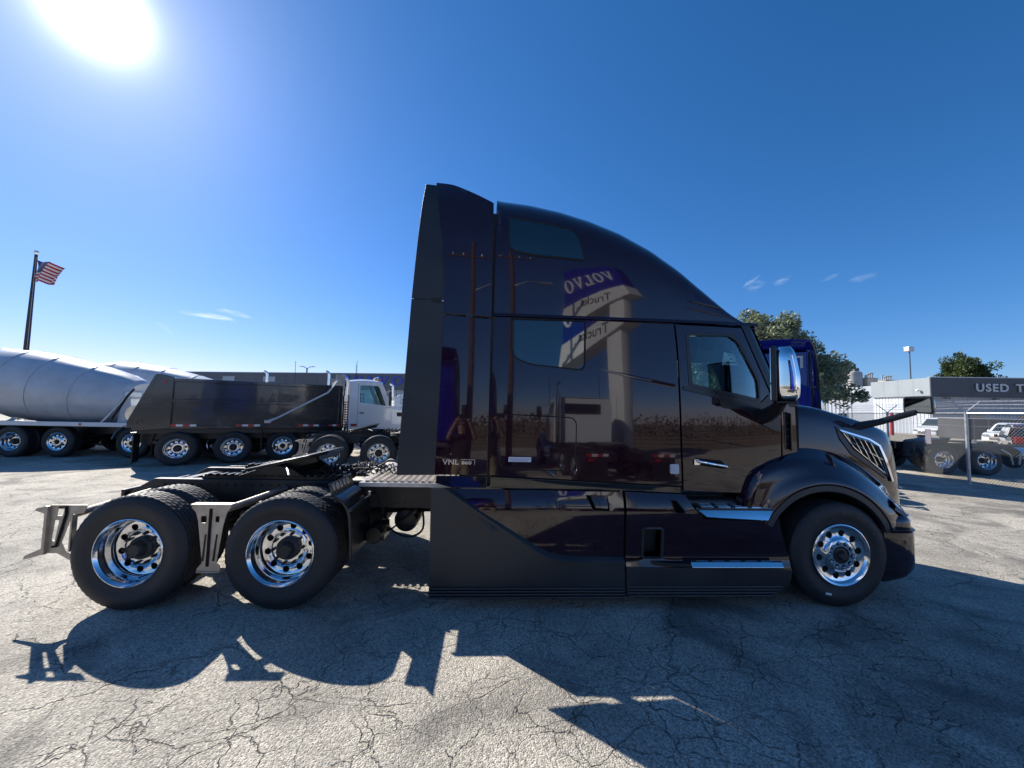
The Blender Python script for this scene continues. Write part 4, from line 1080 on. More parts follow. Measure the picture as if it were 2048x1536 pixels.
def simple_ground(name, c1, c2, sc=2., bumpd=.01, stretch=(1, 1, 1)):
    m = bpy.data.materials.new(name); m.use_nodes = True; nt = m.node_tree; b = nt.nodes['Principled BSDF']; N = nt.nodes.new; L = nt.links.new
    tc = N('ShaderNodeTexCoord'); mp = N('ShaderNodeMapping'); mp.inputs['Scale'].default_value = stretch; L(tc.outputs['Object'], mp.inputs[0])
    n = N('ShaderNodeTexNoise'); n.inputs['Scale'].default_value = sc; n.inputs['Detail'].default_value = 8; n.inputs['Distortion'].default_value = .8; L(mp.outputs[0], n.inputs['Vector'])
    mx = N('ShaderNodeMix'); mx.data_type = 'RGBA'; mx.inputs['A'].default_value = (*c1, 1); mx.inputs['B'].default_value = (*c2, 1)
    mr = N('ShaderNodeMapRange'); mr.inputs[1].default_value = .35; mr.inputs[2].default_value = .65; L(n.outputs['Fac'], mr.inputs[0]); L(mr.outputs[0], mx.inputs['Factor']); L(mx.outputs['Result'], b.inputs['Base Color'])
    n2 = N('ShaderNodeTexNoise'); n2.inputs['Scale'].default_value = 60; n2.inputs['Detail'].default_value = 4; L(tc.outputs['Object'], n2.inputs['Vector'])
    bp = N('ShaderNodeBump'); bp.inputs['Strength'].default_value = .8; bp.inputs['Distance'].default_value = bumpd; L(n2.outputs['Fac'], bp.inputs['Height']); L(bp.outputs[0], b.inputs['Normal'])
    b.inputs['Roughness'].default_value = .92
    return m
def sheet(name, pts, z, m, sub=0):
    mb = MB(); mb.bm.faces.new([mb.bm.verts.new((x, y, z)) for x, y in pts]); o = mb.build(name, m, None, smooth=False); o['kind'] = 'structure'; return o
M['asphalt'] = ground_material()
M['tan'] = simple_ground('tan_gravel_lot', (.34, .28, .20), (.46, .40, .30), .7)
M['dry'] = simple_ground('dry_grass_field', (.16, .12, .065), (.24, .19, .11), .25, .03)
M['road'] = simple_ground('service_road_asphalt', (.13, .13, .13), (.19, .185, .18), 1.2)
g = sheet('ground', [(-900, -900), (900, -900), (900, 900), (-900, 900)], -.012, M['dry'])
sheet('truck_lot', [(-70, -22), (13.7, -22), (14.35, 5.6), (14.5, 7.2), (27.4, 30.5), (30, 44), (-70, 60)], 0, M['asphalt'])
sheet('gravel_strip', [(13.4, -22), (15.0, -22), (15.6, 5.5), (15.9, 7.6), (28.5, 30.5), (27.2, 30.5), (13.95, 7.2), (13.9, 5.6)], .004, M['tan'])
sheet('sales_lot', [(15.0, -22), (140, -22), (140, 70), (30, 70), (28.5, 30.5), (15.9, 7.6), (15.6, 5.5)], -.004, simple_ground('pale_concrete_lot', (.30, .265, .21), (.40, .36, .29), .35, .006, (1, 4, 1)))

# loose grit and small stones lying on the lot
def grit():
    rnd = random.Random(4); mb = MB()
    for _ in range(1500):
        r = rnd.random()**.7; x = rnd.uniform(-4.5, 6.5); y = -3.4+7.5*r*rnd.random(); s = rnd.uniform(.002, .006)*(1+rnd.random()**6*1.5)
        vs = [mb.bm.verts.new((x+s*math.cos(a)*rnd.uniform(.7, 1.3), y+s*math.sin(a)*rnd.uniform(.7, 1.3), .0005)) for a in (0, 1.57, 3.14, 4.71)]
        t = mb.bm.verts.new((x, y, s*rnd.uniform(.6, 1.2)))
        for i in range(4): mb.bm.faces.new((vs[i], vs[(i+1) % 4], t))
    o = mb.build('loose_grit', mat('grit_stone', (.42, .39, .34), .9, noise=(30, .4)), None, smooth=False, normals=False); o['kind'] = 'stuff'; o['label'] = 'small loose stones scattered over the worn asphalt'
grit()
# ================================================================ small builders
def corrugated(name, a, b, z0, z1, m, parent, pitch=.3, depth=.03):
    """ribbed metal wall between plan points a and b; outside is to the right-hand normal"""
    a, b = Vector(a), Vector(b); d = (b-a); L_ = d.length; d /= L_; n = Vector((d.y, -d.x)); k = max(1, int(L_/pitch)); pts = []
    for i in range(k):
        t = i*L_/k; w = L_/k
        for u, o in ((0, 0), (.62, 0), (.70, depth), (.92, depth)): pts.append(a+d*(t+u*w)+n*o)
    pts.append(b)
    rows = [[(p.x, p.y, z0) for p in pts], [(p.x, p.y, z1) for p in pts]]
    return MB().grid(rows).build(name, m, parent, smooth=False, solid=0)
def quadbox(mb, a, b, z0, z1, t):
    """flat slab along a-b, thickness t towards the back (left of a->b)"""
    a, b = Vector(a), Vector(b); d = (b-a).normalized(); n = Vector((-d.y, d.x))*t
    mb.prism([(a.x, a.y), (b.x, b.y), ((b+n).x, (b+n).y), ((a+n).x, (a+n).y)], 'z', z0, z1); return mb

# ================================================================ dealership building on the left
M['fascia'] = mat('grey_fascia_panel', (.115, .125, .14), .55, noise=(.4, .12))
M['wallpale'] = mat('pale_blue_grey_wall', (.42, .46, .50), .6, noise=(.5, .1))
M['signblue'] = mat('blue_sign_face', (.010, .020, .26), .25, coat=.6, emit=((.02, .04, .6), .10))  # faint glow added to brighten the blue in daylight
def dealership():
    t = thing('dealership_building', 'long low grey dealership building with blue letters on its fascia, behind the dump truck', 'building')
    A, B = Vector((-75, 53.8)), Vector((4, 37.25)); d = (B-A).normalized(); n = Vector((d.y, -d.x)); bk = -n*16
    P = lambda s, o=0: A+d*s+n*o
    mb = MB(); q = [P(0), P(80), P(80)+bk, P(0)+bk]
    mb.prism([(v.x, v.y) for v in q], 'z', 0, 5.35); mb.build('wall', M['wallpale'], t, smooth=False)
    # fascia panels, each its own
    k = 0; s = 0
    while s < 80:
        w = 4.0; mb = MB(); a, b = P(s+.015, .35), P(min(80, s+w)-.015, .35); quadbox(mb, a, b, 3.75, 5.56, .34); mb.build('fascia_panel', M['fascia'], t, smooth=False); s += w
    mb = MB(); quadbox(mb, P(0, .38), P(80, .38), 5.56, 5.62, .4); mb.build('roof_trim', M['steel'], t, smooth=False)
    # service bays: louvred doors
    for s in [8+6.2*i for i in range(11)]:
        mb = MB(); quadbox(mb, P(s, .03), P(s+4.2, .03), .05, 3.3, .06); f = mb.build('bay_door', M['fascia'], t, smooth=False)
        for k in range(7):
            mb = MB(); quadbox(mb, P(s+.1, .06), P(s+4.1, .06), .25+.43*k, .53+.43*k, .05); mb.build('door_slat', M['wallpale'] if k % 2 else M['steel'], f, smooth=False)
    for s in (43.5, 49):
        mb = MB(); quadbox(mb, P(s, .38), P(s+1.6, .38), 4.5, 5.1, .04); mb.build('wall_sign_board', M['wallpale'], t, smooth=False)
    # big letters
    s0 = 58.95; x = 0
    for ch in 'VOLVO':
        mb, w = serif_word(ch, .98, .10); o = mb.build('sign_letter', M['signblue'], t, smooth=False)
        p = P(s0+x, .36); o.location = (p.x, p.y, 4.30); o.rotation_euler = (0, 0, math.atan2(d.y, d.x)); o.scale = (1.55, 1, 1); x += w*1.55+.32
    for s in (30, 52, 70):
        p = P(s, -6); mb = MB(); mb.box((p.x-.8, p.y-.6, 5.35), (p.x+.8, p.y+.6, 5.9)); mb.build('roof_unit', M['steel'], t, smooth=False)
dealership()

# ================================================================ used-truck building, right
def used_building():
    t = thing('sales_building', 'grey sales building with raised capital lettering on a dark fascia, far right', 'building')
    C = Vector((51.4, 38.5)); d = Vector((.983, -.184)).normalized(); e = Vector((.14, .99)).normalized()
    P = lambda s, r, o=0, f=0: C+d*s+e*r+(-e)*o+(-d)*f
    lw = mat('white_ribbed_wall', (.62, .64, .66), .5, noise=(.4, .08)); gw = mat('shaded_ribbed_wall', (.33, .36, .40), .5, noise=(.4, .08))  # front wall's shade is put into its greyer, bluer colour
    lf = mat('light_grey_fascia', (.27, .30, .315), .5, noise=(.5, .06)); df = mat('charcoal_fascia', (.060, .070, .085), .5, noise=(.3, .1))
    q = [P(.3, .3), P(30, .3), P(30, 12), P(.3, 12)]
    MB().prism([(v.x, v.y) for v in q], 'z', 0, 6.3).build('core', gw, t, smooth=False)
    corrugated('front_wall', P(.1, .25), P(30, .25), 0, 4.6, gw, t, .45, .05)
    corrugated('side_wall', P(.25, 8.2), P(.25, .1), 0, 4.6, lw, t, .45, .05)
    s = 0
    while s < 28:
        mb = MB(); a, b = P(s+(0 if s == 0 else .01), -.1), P(s+3.99, -.1); quadbox(mb, a, b, 4.52, 6.75, .3); mb.build('fascia_panel', df, t, smooth=False); s += 4
    s = 8.2
    while s > 0:
        mb = MB(); a, b = P(-.02, s-.01), P(-.02, max(-.05, s-2.05)+.01); quadbox(mb, a, b, 4.62, 6.74, .25); mb.build('side_fascia_panel', lf, t, smooth=False); s -= 2.05
    mb = MB(); quadbox(mb, P(-.05, -.14), P(28, -.14), 6.75, 6.83, .35); mb.build('roof_trim', M['steel'], t, smooth=False)
    mb = MB(); quadbox(mb, P(.22, 6.6), P(.22, 2.6), .05, 3.9, .1); mb.build('side_door', M['wallpale'], t, smooth=False)
    for k in range(4):
        mb = MB(); quadbox(mb, P(4+5*k, .18), P(5.6+5*k, .18), 1.1, 2.5, .05); f = mb.build('window', M['glass_dark'], t, smooth=False)
        mb = MB(); quadbox(mb, P(3.92+5*k, .16), P(5.68+5*k, .16), 1.0, 1.1, .1); mb.build('window_sill', M['steel'], f, smooth=False)
    yaw = math.atan2(d.y, d.x); x = 4.5
    for ch in 'USED TRUCKS':
        if ch == ' ': x += .55; continue
        me = text_mesh(ch, 1.24, .05, .035); w = max(v.co.x for v in me.vertices)-min(v.co.x for v in me.vertices); x0 = min(v.co.x for v in me.vertices)
        o = link(me, 'sign_letter', mat('brushed_sign_letter', (.42, .44, .46), .35, .3), t, smooth=False)
        p = P(x, -.19); o.location = (p.x-x0*d.x, p.y-x0*d.y, 5.20); o.rotation_euler = (PI/2, 0, yaw); x += w+.16
    for s, r in ((1.3, -.3), (6.2, -.3), (10, -.3)):
        p = P(s, r); MB().box((p.x-.25, p.y-.3, 4.28), (p.x+.25, p.y+.1, 4.40)).build('wall_lamp', M['frame'], t, smooth=False)
    p = P(-.3, 1.2); MB().lathe([(0, -.2), (.15, -.1), (.18, .05), (0, .2)], origin=(p.x, p.y, 5.3), axis='z', seg=12).build('camera_dome', M['white_print'], t)
    # lower workshop behind
    t2 = thing('workshop_building', 'low white ribbed workshop behind the chain link fence, left of the grey sales building', 'building')
    a, b = Vector((46, 70.5)), Vector((55.4, 49.8)); dd = (b-a).normalized(); nn = Vector((-dd.y, dd.x))
    q = [a+nn*.3, b+nn*.3, b+nn*12, a+nn*12]
    MB().prism([(v.x, v.y) for v in q], 'z', 0, 4.9).build('core', lw, t2, smooth=False)
    corrugated('front_wall', a, b, 0, 4.9, lw, t2, .5, .06)
    mb = MB(); quadbox(mb, a-nn*.2, b-nn*.2, 4.9, 5.12, .6); mb.build('roof_trim', M['fascia'], t2, smooth=False)
    for s in (9.5, 14.5, 19):
        mb = MB(); quadbox(mb, a+dd*s-nn*.1, a+dd*(s+1.1)-nn*.1, 1.0, 2.4, .12); mb.build('window', M['glass_dark'], t2, smooth=False)
    for s in (7, 17.2):
        mb = MB(); quadbox(mb, a+dd*s-nn*.1, a+dd*(s+.12)-nn*.1, 0, 4.9, .12); mb.build('downpipe', M['steel'], t2, smooth=False)
    for s, h in ((8, .45), (15, .5), (19.5, .4)):
        p = a+dd*s+nn*4; MB().box((p.x-1.4, p.y-1, 4.9), (p.x+1.4, p.y+1, 4.9+h)).build('roof_unit', M['white_print'], t2, smooth=False)
used_building()
def plant():
    st = mat('weathered_silo_steel', (.40, .385, .36), .55, .2, noise=(.6, .15)); cr = mat('cream_tank_paint', (.60, .54, .44), .6, noise=(.5, .1))
    t = thing('storage_silo', 'tall round grey storage silo beyond the white workshop', 'silo', (89.6, 86.5, 0))
    MB().lathe([(0, 0), (1.75, 0), (1.75, 12.6), (1.6, 13.0), (0, 13.3)], axis='z', seg=28).build('tank_shell', st, t)
    MB().box((-.2, -.6, 13.2), (1.0, .6, 14.0)).tube([(.4, 0, 14), (.4, 0, 14.8)], .25, 8).build('top_housing', M['fascia'], t, smooth=False)
    for k in range(4): MB().lathe([(1.75, 2.8+2.6*k), (1.82, 2.85+2.6*k), (1.82, 2.95+2.6*k), (1.75, 3+2.6*k)], axis='z', seg=28).build('hoop', st, t)
    for nm, (x, y), w, h, m, lab in (('process_tower', (92.8, 86), 2.6, 11.4, cr, 'square cream process tower just right of the round silo'),
                                 ('process_tower', (97.4, 86), 3.0, 11.0, cr, 'wide cream tower with pipework on top, rightmost of the plant behind the workshop'),
                                 ('plant_building', (94.0, 88.5), 5.0, 8.4, st, 'lower grey plant building linking the silo and the cream towers')):
        t = thing(nm, lab, 'tower' if 'tower' in nm else 'building', (x, y, 0))
        MB().box((-w/2, -w/2, 0), (w/2, w/2, h)).build('wall', m, t, smooth=False, bevel=.05)
        MB().box((-w/2-.1, -w/2-.1, h), (w/2+.1, w/2+.1, h+.15)).build('roof', st, t, smooth=False)
        rn = random.Random(int(x*10))
        for k in range(5):
            px = -w/2+.4+k*(w-.8)/4; hh = .5+rn.random()*.9; MB().tube([(px, -.3, h), (px, -.3, h+hh), (px+.4, -.3, h+hh+.15)], .14, 8).build('vent_pipe', st, t)
    t = thing('dust_fan', 'round blower housing at the foot of the grey silo', 'machine', (91.2, 84.5, 0))
    MB().lathe([(0, -.5), (1.0, -.5), (1.1, -.3), (1.1, .3), (1.0, .5), (0, .5)], origin=(0, 0, 8.2), seg=24).build('fan_housing', M['frame'], t)
    MB().box((-.6, -.4, 0), (.6, .4, 7.2)).build('stand', st, t, smooth=False)
plant()

# ================================================================ poles, flag
def flagpole():
    t = thing('flagpole', 'tall dark flagpole with a round ball on top, standing behind the concrete mixers', 'flagpole', (-48.7, 38.9, 0))
    MB().tube([(0, 0, 0), (0, 0, 9), (0, 0, 17.15)], [.25, .20, .12], 14).build('pole', mat('brown_pole_paint', (.05, .032, .03), .45), t)
    MB().lathe([(0, -.2), (.14, -.14), (.2, 0), (.14, .14), (0, .2)], origin=(0, 0, 17.4), axis='z', seg=16).build('finial', M['chrome'], t)
    MB().tube([(.22, -.1, 1.2), (.17, -.1, 9), (.14, -.1, 16.8)], .012, 5).build('rope', M['white_print'], t)
    # flag: stripes in the wind, each stripe its own strip
    f = thing('national_flag', 'red and white striped flag with a blue canton, blowing from the flagpole', 'flag', (-48.55, 38.9, 0))
    reds = mat('flag_red_cloth', (.42, .02, .035), .8); wh = mat('flag_white_cloth', (.75, .74, .72), .8); bl = mat('flag_blue_cloth', (.02, .03, .16), .8)
    W_, H_ = 2.7, 2.35
    def S(u, v):
        x = W_*u*(1-.10*v)-.25*math.sin(v*2.5)*u; z = 16.55-H_*v*(1-.12*u)-.62*u**1.3-.10*math.sin(u*9+v*3)
        y = .32*math.sin(u*8.5+v*2.6)*(.25+u)+.12*math.sin(u*17+v*7)
        return (x, y, z)
    for k in range(13):
        v0, v1 = k/13, (k+1)/13; u0 = .42 if k < 7 else 0
        for (a, b, m) in (((u0, 1, reds if k % 2 == 0 else wh),) if k >= 7 else ((.42, 1, reds if k % 2 == 0 else wh),)):
            rows = [[S(a+(b-a)*i/26, v0+(v1-v0)*j/2) for i in range(27)] for j in range(3)]
            MB().grid(rows).build('stripe', m, f, solid=.004)
    rows = [[S(.42*i/14, 7/13*j/10) for i in range(15)] for j in range(11)]
    c = MB().grid(rows).build('canton', bl, f, solid=.004)
    sm = MB()
    for r_ in range(9):
        for q in range(6 if r_ % 2 == 0 else 5):
            u = .42*(q+.75+(.5 if r_ % 2 else 0))/6.6; v = 7/13*(r_+.8)/9.8; p = Vector(S(u, v))
            for sg in (-.012, .012):
                pts = [(p.x+.055*(1 if j % 2 == 0 else .42)*math.sin(j*PI/5), p.y+sg, p.z+.055*(1 if j % 2 == 0 else .42)*math.cos(j*PI/5)) for j in range(10)]
                sm.bm.faces.new([sm.bm.verts.new(x) for x in pts])
    sm.build('stars', wh, c, smooth=False, kind='stuff', normals=False)
flagpole()
def lamp_post(x, y, h, lab, heads=1):
    t = thing('street_lamp', lab, 'lamp post', (x, y, 0))
    MB().tube([(0, 0, 0), (0, 0, h)], [.14, .09], 10).build('pole', M['fascia'], t)
    if heads == 1: MB().box((-.45, -.4, h), (.45, .5, h+.75)).build('lamp_head', M['steel'], t, bevel=.1)
    else:
        for s in (-1, 1): MB().tube([(0, 0, h-.1), (s*.5, 0, h+.15)], .04, 6).lathe([(0, .12), (.25, .05), (.42, 0), (0, -.02)], origin=(s*.72, 0, h+.15), axis='z', seg=12).build('lamp_head', M['frame'], t)
lamp_post(65.6, 52.8, 12.4, 'single square-headed lamp post rising behind the grey sales building')
lamp_post(-24.5, 48.5, 6.75, 'small twin-headed lamp showing over the roof of the dealership', 2)

# ================================================================ chain link fence
def fence():
    t = thing('chain_link_fence', 'galvanised chain link fence with barbed wire arms, in front of the sales lot', 'fence')
    posts = [(13.55, 1.7), (14.07, 6.9), (16.5, 11.4), (18.95, 15.95), (21.4, 20.5), (23.85, 25.0), (26.3, 29.5)]
    H = 2.13
    for i, (x, y) in enumerate(posts):
        MB().cyl((x, y, 0), (x, y, H+.02), .038, 12).build('fence_post', M['steel'], t)
        if i == 1: d = Vector((.40, .92))
        else: a = Vector(posts[max(0, i-1)]); b = Vector(posts[min(len(posts)-1, i+1)]); d = (b-a).normalized()
        n = Vector((d.y, -d.x))
        for s in (-1, 1):
            MB().tube([(x, y, H), (x+n.x*s*.33, y+n.y*s*.33, H+.32)], .017, 6).build('barb_arm', M['steel'], t)
    for i, (a, b) in enumerate(zip(posts, posts[1:])):
        a, b = Vector(a), Vector(b); d = (b-a); L_ = d.length; d /= L_; n = Vector((d.y, -d.x))
        MB().cyl((a.x, a.y, H-.03), (b.x, b.y, H-.03), .021, 8).build('top_rail', M['steel'], t)
        for s in (-1, 1):
            for k in range(3):
                f = .35+.3*k; o = n*s*.33*f; z = H+.32*f+.01
                mid = (a+b)/2
                MB().tube([(a.x+o.x, a.y+o.y, z), (mid.x+o.x, mid.y+o.y, z-.02), (b.x+o.x, b.y+o.y, z)], .0045, 4).build('barbed_wire', M['steel'], t)
        c = .078 if i < 3 else .15; r_ = .0030 if i < 3 else .004
        mb = MB(); h0, h1 = .04, H-.06; hh = h1-h0; k = -int(hh/c)-1
        off = n*.045
        def W(s, z, q): return (a.x+d.x*s+off.x+n.x*q, a.y+d.y*s+off.y+n.y*q, z)
        while k*c < L_+hh:
            for sg in (1, -1):
                s0 = k*c; 
                if sg == 1: p0, p1 = (s0, h0), (s0+hh*.9, h1)
                else: p0, p1 = (s0+hh*.9, h0), (s0, h1)
                # clip to the bay
                (xa, za), (xb, zb) = sorted((p0, p1))
                if xb > 0 and xa < L_:
                    sl = (zb-za)/(xb-xa)
                    if xa < 0: za -= xa*sl; xa = 0
                    if xb > L_: zb -= (xb-L_)*sl; xb = L_
                    if xb-xa > .02: mb.tube([W(xa, za, .002*sg), W(xb, zb, .002*sg)], r_, 3, caps=False)
            k += 1
        mb.build('wire_mesh', mat('dull_wire', (.21, .22, .22), .6, .3), t, smooth=False, kind='stuff', normals=False)
        if i < 3: MB().tube([W(0, 1.72, .03), W(L_, 1.72, .03)], .004, 4).build('tension_wire', M['steel'], t)
    s = thing('fence_notice', 'small grey printed notice wired to the chain link fence left of the front post', 'sign', (15.05, 8.72, 1.05), math.atan2(4.5, 2.43))
    MB().box((-.02, -.06, 0), (.34, -.05, .50)).build('board', mat('notice_board', (.22, .20, .26), .6), s, smooth=False)
    for k in range(6): MB().box((.02, -.064, .05+.06*k), (.30-.03*(k % 3), -.0605, .075+.06*k)).build('notice_line', M['white_print'], s, smooth=False)
fence()

# ================================================================ trees
def leafcloud(mb, centre, rad, n, size, rnd, lean=(0, 0, 0), flat=.26):
    for _ in range(n):
        while True:
            v = Vector((rnd.uniform(-1, 1), rnd.uniform(-1, 1), rnd.uniform(-1, 1)))
            if v.length < 1: break
        p = centre+Vector((v.x*rad, v.y*rad, v.z*rad*.8))
        dirv = (v*.6+Vector(lean)+Vector((rnd.gauss(0, .35), rnd.gauss(0, .35), rnd.gauss(0, .35)))).normalized()
        s = size*rnd.uniform(.5, 1.5); sd = dirv.cross(Vector((rnd.gauss(0, 1), rnd.gauss(0, 1), rnd.gauss(0, 1)))).normalized()*s*flat
        a, b = p-dirv*s*.5, p+dirv*s*.5
        q = [mb.bm.verts.new(x) for x in (a, p+sd, b, p-sd)]; mb.bm.faces.new(q)
def leafmat(name, c1, c2):
    m = bpy.data.materials.new(name); m.use_nodes = True; nt = m.node_tree; nt.nodes.clear(); N = nt.nodes.new; L = nt.links.new
    o = N('ShaderNodeOutputMaterial'); p = N('ShaderNodeBsdfPrincipled'); tr = N('ShaderNodeBsdfTranslucent'); mx = N('ShaderNodeMixShader'); mx.inputs[0].default_value = .3
    geo = N('ShaderNodeNewGeometry'); cr = N('ShaderNodeMix'); cr.data_type = 'RGBA'; cr.inputs['A'].default_value = (*c1, 1); cr.inputs['B'].default_value = (*c2, 1)
    L(geo.outputs['Random Per Island'], cr.inputs['Factor']); L(cr.outputs['Result'], p.inputs['Base Color']); L(cr.outputs['Result'], tr.inputs[0])
    p.inputs['Roughness'].default_value = .45; L(p.outputs[0], mx.inputs[1]); L(tr.outputs[0], mx.inputs[2]); L(mx.outputs[0], o.inputs[0]); return m
M['bark'] = mat('tree_bark', (.09, .07, .05), .9, noise=(6, .3))
def tree(label, loc, height, spread, nb, leaf, lm, seed, lean=(0, 0, .3), base=.3, per=120, trunk_r=.25, cr=.85):
    rnd = random.Random(seed); t = thing('tree', label, 'tree', loc); tr = MB(); cw = MB()
    tr.tube([(0, 0, -.1), (.1, 0, height*base*.6), (.05, .05, height*base), (0, .1, height*.6)], [trunk_r*1.2, trunk_r, trunk_r*.85, trunk_r*.4], 12)
    for k in range(nb):
        a = rnd.uniform(0, 2*PI); el = rnd.uniform(-.05, 1)**1.0; rr = spread*math.sqrt(max(0, 1-el*el))*rnd.uniform(.55, 1.0)
        tip = Vector((math.cos(a)*rr, math.sin(a)*rr, height*base+(height*(1-base))*max(.02, el)*rnd.uniform(.8, 1.0)))
        st = Vector((0, 0, height*base*rnd.uniform(.8, 1.3))); md = (st+tip)/2+Vector((0, 0, height*.06))
        pts = curve([st, md, tip], 4); tr.tube(pts, [max(.012, trunk_r*.38*(1-i/len(pts))) for i in range(len(pts))], 5)
        for j, q in enumerate(pts[3:]):
            cc = Vector(q)+Vector((rnd.gauss(0, .3), rnd.gauss(0, .3), rnd.gauss(0, .25)))
            leafcloud(cw, cc, cr*rnd.uniform(.5, 1.1), int(per*rnd.uniform(.5, 1.2)), leaf, rnd, lean)
    tr.build('trunk', M['bark'], t)
    cw.build('crown', lm, t, smooth=False, normals=False)
    return t
tree('broad grey-green tree with wind-swept leaf tufts, behind the blue tractor', (13.9, 16.0, 0), 6.9, 4.6, 140, .14, leafmat('grey_green_leaves', (.10, .13, .06), (.30, .32, .18)), 11, lean=(.9, 0, .45), per=330, cr=.60, trunk_r=.28, base=.42)
tree('dense dark green tree behind the sales building roof', (74.2, 52.4, 0), 12.3, 3.6, 46, .30, leafmat('dark_green_leaves', (.025, .05, .014), (.09, .12, .03)), 5, lean=(0, 0, .2), per=190, cr=1.15, base=.35)
tree('smaller dark bushy tree just right of the dense tree behind the sales building', (78.6, 53.5, 0), 9.6, 2.4, 24, .30, leafmat('deep_green_leaves', (.02, .04, .012), (.06, .09, .025)), 8, lean=(0, 0, .2), per=170, cr=1.0, base=.4)

# ================================================================ tractor copies
SW = lambda c: {M['body']: c}
t = copy_tree(T0, None, SW(M['white'])); t.location = (-4.55+3.27*.966, 7.45+3.27*.259, 0); t.rotation_euler = (0, 0, R(15))
for c_ in list(t.children):
    if c_.name.startswith(('hanger', 'mud_flap')) and c_.type == 'MESH':
        xs_ = [v.co.x for v in c_.data.vertices]
        if sum(xs_)/len(xs_) > -3.2: bpy.data.objects.remove(c_)
t['label'] = 'white tractor unit parked at an angle beyond the dark one, only its rear axles showing'
t['group'] = 'sleeper tractor units on the lot'; T0['group'] = 'sleeper tractor units on the lot'
t = copy_tree(T0, None, SW(M['blue'])); t.location = (10.58, 8.10, 0); t.rotation_euler = (0, 0, R(55)); BLUE1 = t
t['label'] = 'deep blue tractor unit seen from behind, between the big chrome mirror and the tree'; t['group'] = 'sleeper tractor units on the lot'
t = copy_tree(T0, None, SW(M['blue'])); t.location = (-2.2, -9.8, 0); t.rotation_euler = (0, 0, R(-88))
t['label'] = 'deep blue tractor unit parked behind the photographer, seen only mirrored in the dark paint'; t['group'] = 'sleeper tractor units on the lot'

# ================================================================ work trucks
def bigwheel(root, x, y, side=1, kind='outer', z=.51, s=.97):
    w = make_wheel(root, x, y, kind, side, False, z); w.scale = (s, s, s); return w
PROTO = {}
def proto_wheel(kind):
    if kind not in PROTO:
        r = empty('proto'); PROTO[kind] = make_wheel(r, 0, 0, kind, 1, False, 0)
    return PROTO[kind]
def add_wheel(root, x, y, side, kind, z=.50, s=.97):
    src = proto_wheel(kind); w = copy_tree(src, root); w.location = (x, y, z); w.rotation_euler = (0, 0, 0 if side == 1 else PI); w.scale = (s, s, s); return w
def tandem(root, xs, W=2.5):
    for x in xs:
        for side, y in ((1, 0), (-1, W)):
            add_wheel(root, x, y, side, 'outer'); add_wheel(root, x, y+side*.33, side, 'inner')
        MB().cyl((x, .3, .5), (x, W-.3, .5), .08, 10).build('axle', M['grease'], root)
def single(root, x, W=2.5, inset=.0):
    add_wheel(root, x, inset, 1, 'steer'); add_wheel(root, x, W-inset, -1, 'steer')
    MB().cyl((x, .3, .5), (x, W-.3, .5), .06, 10).build('axle', M['grease'], root)
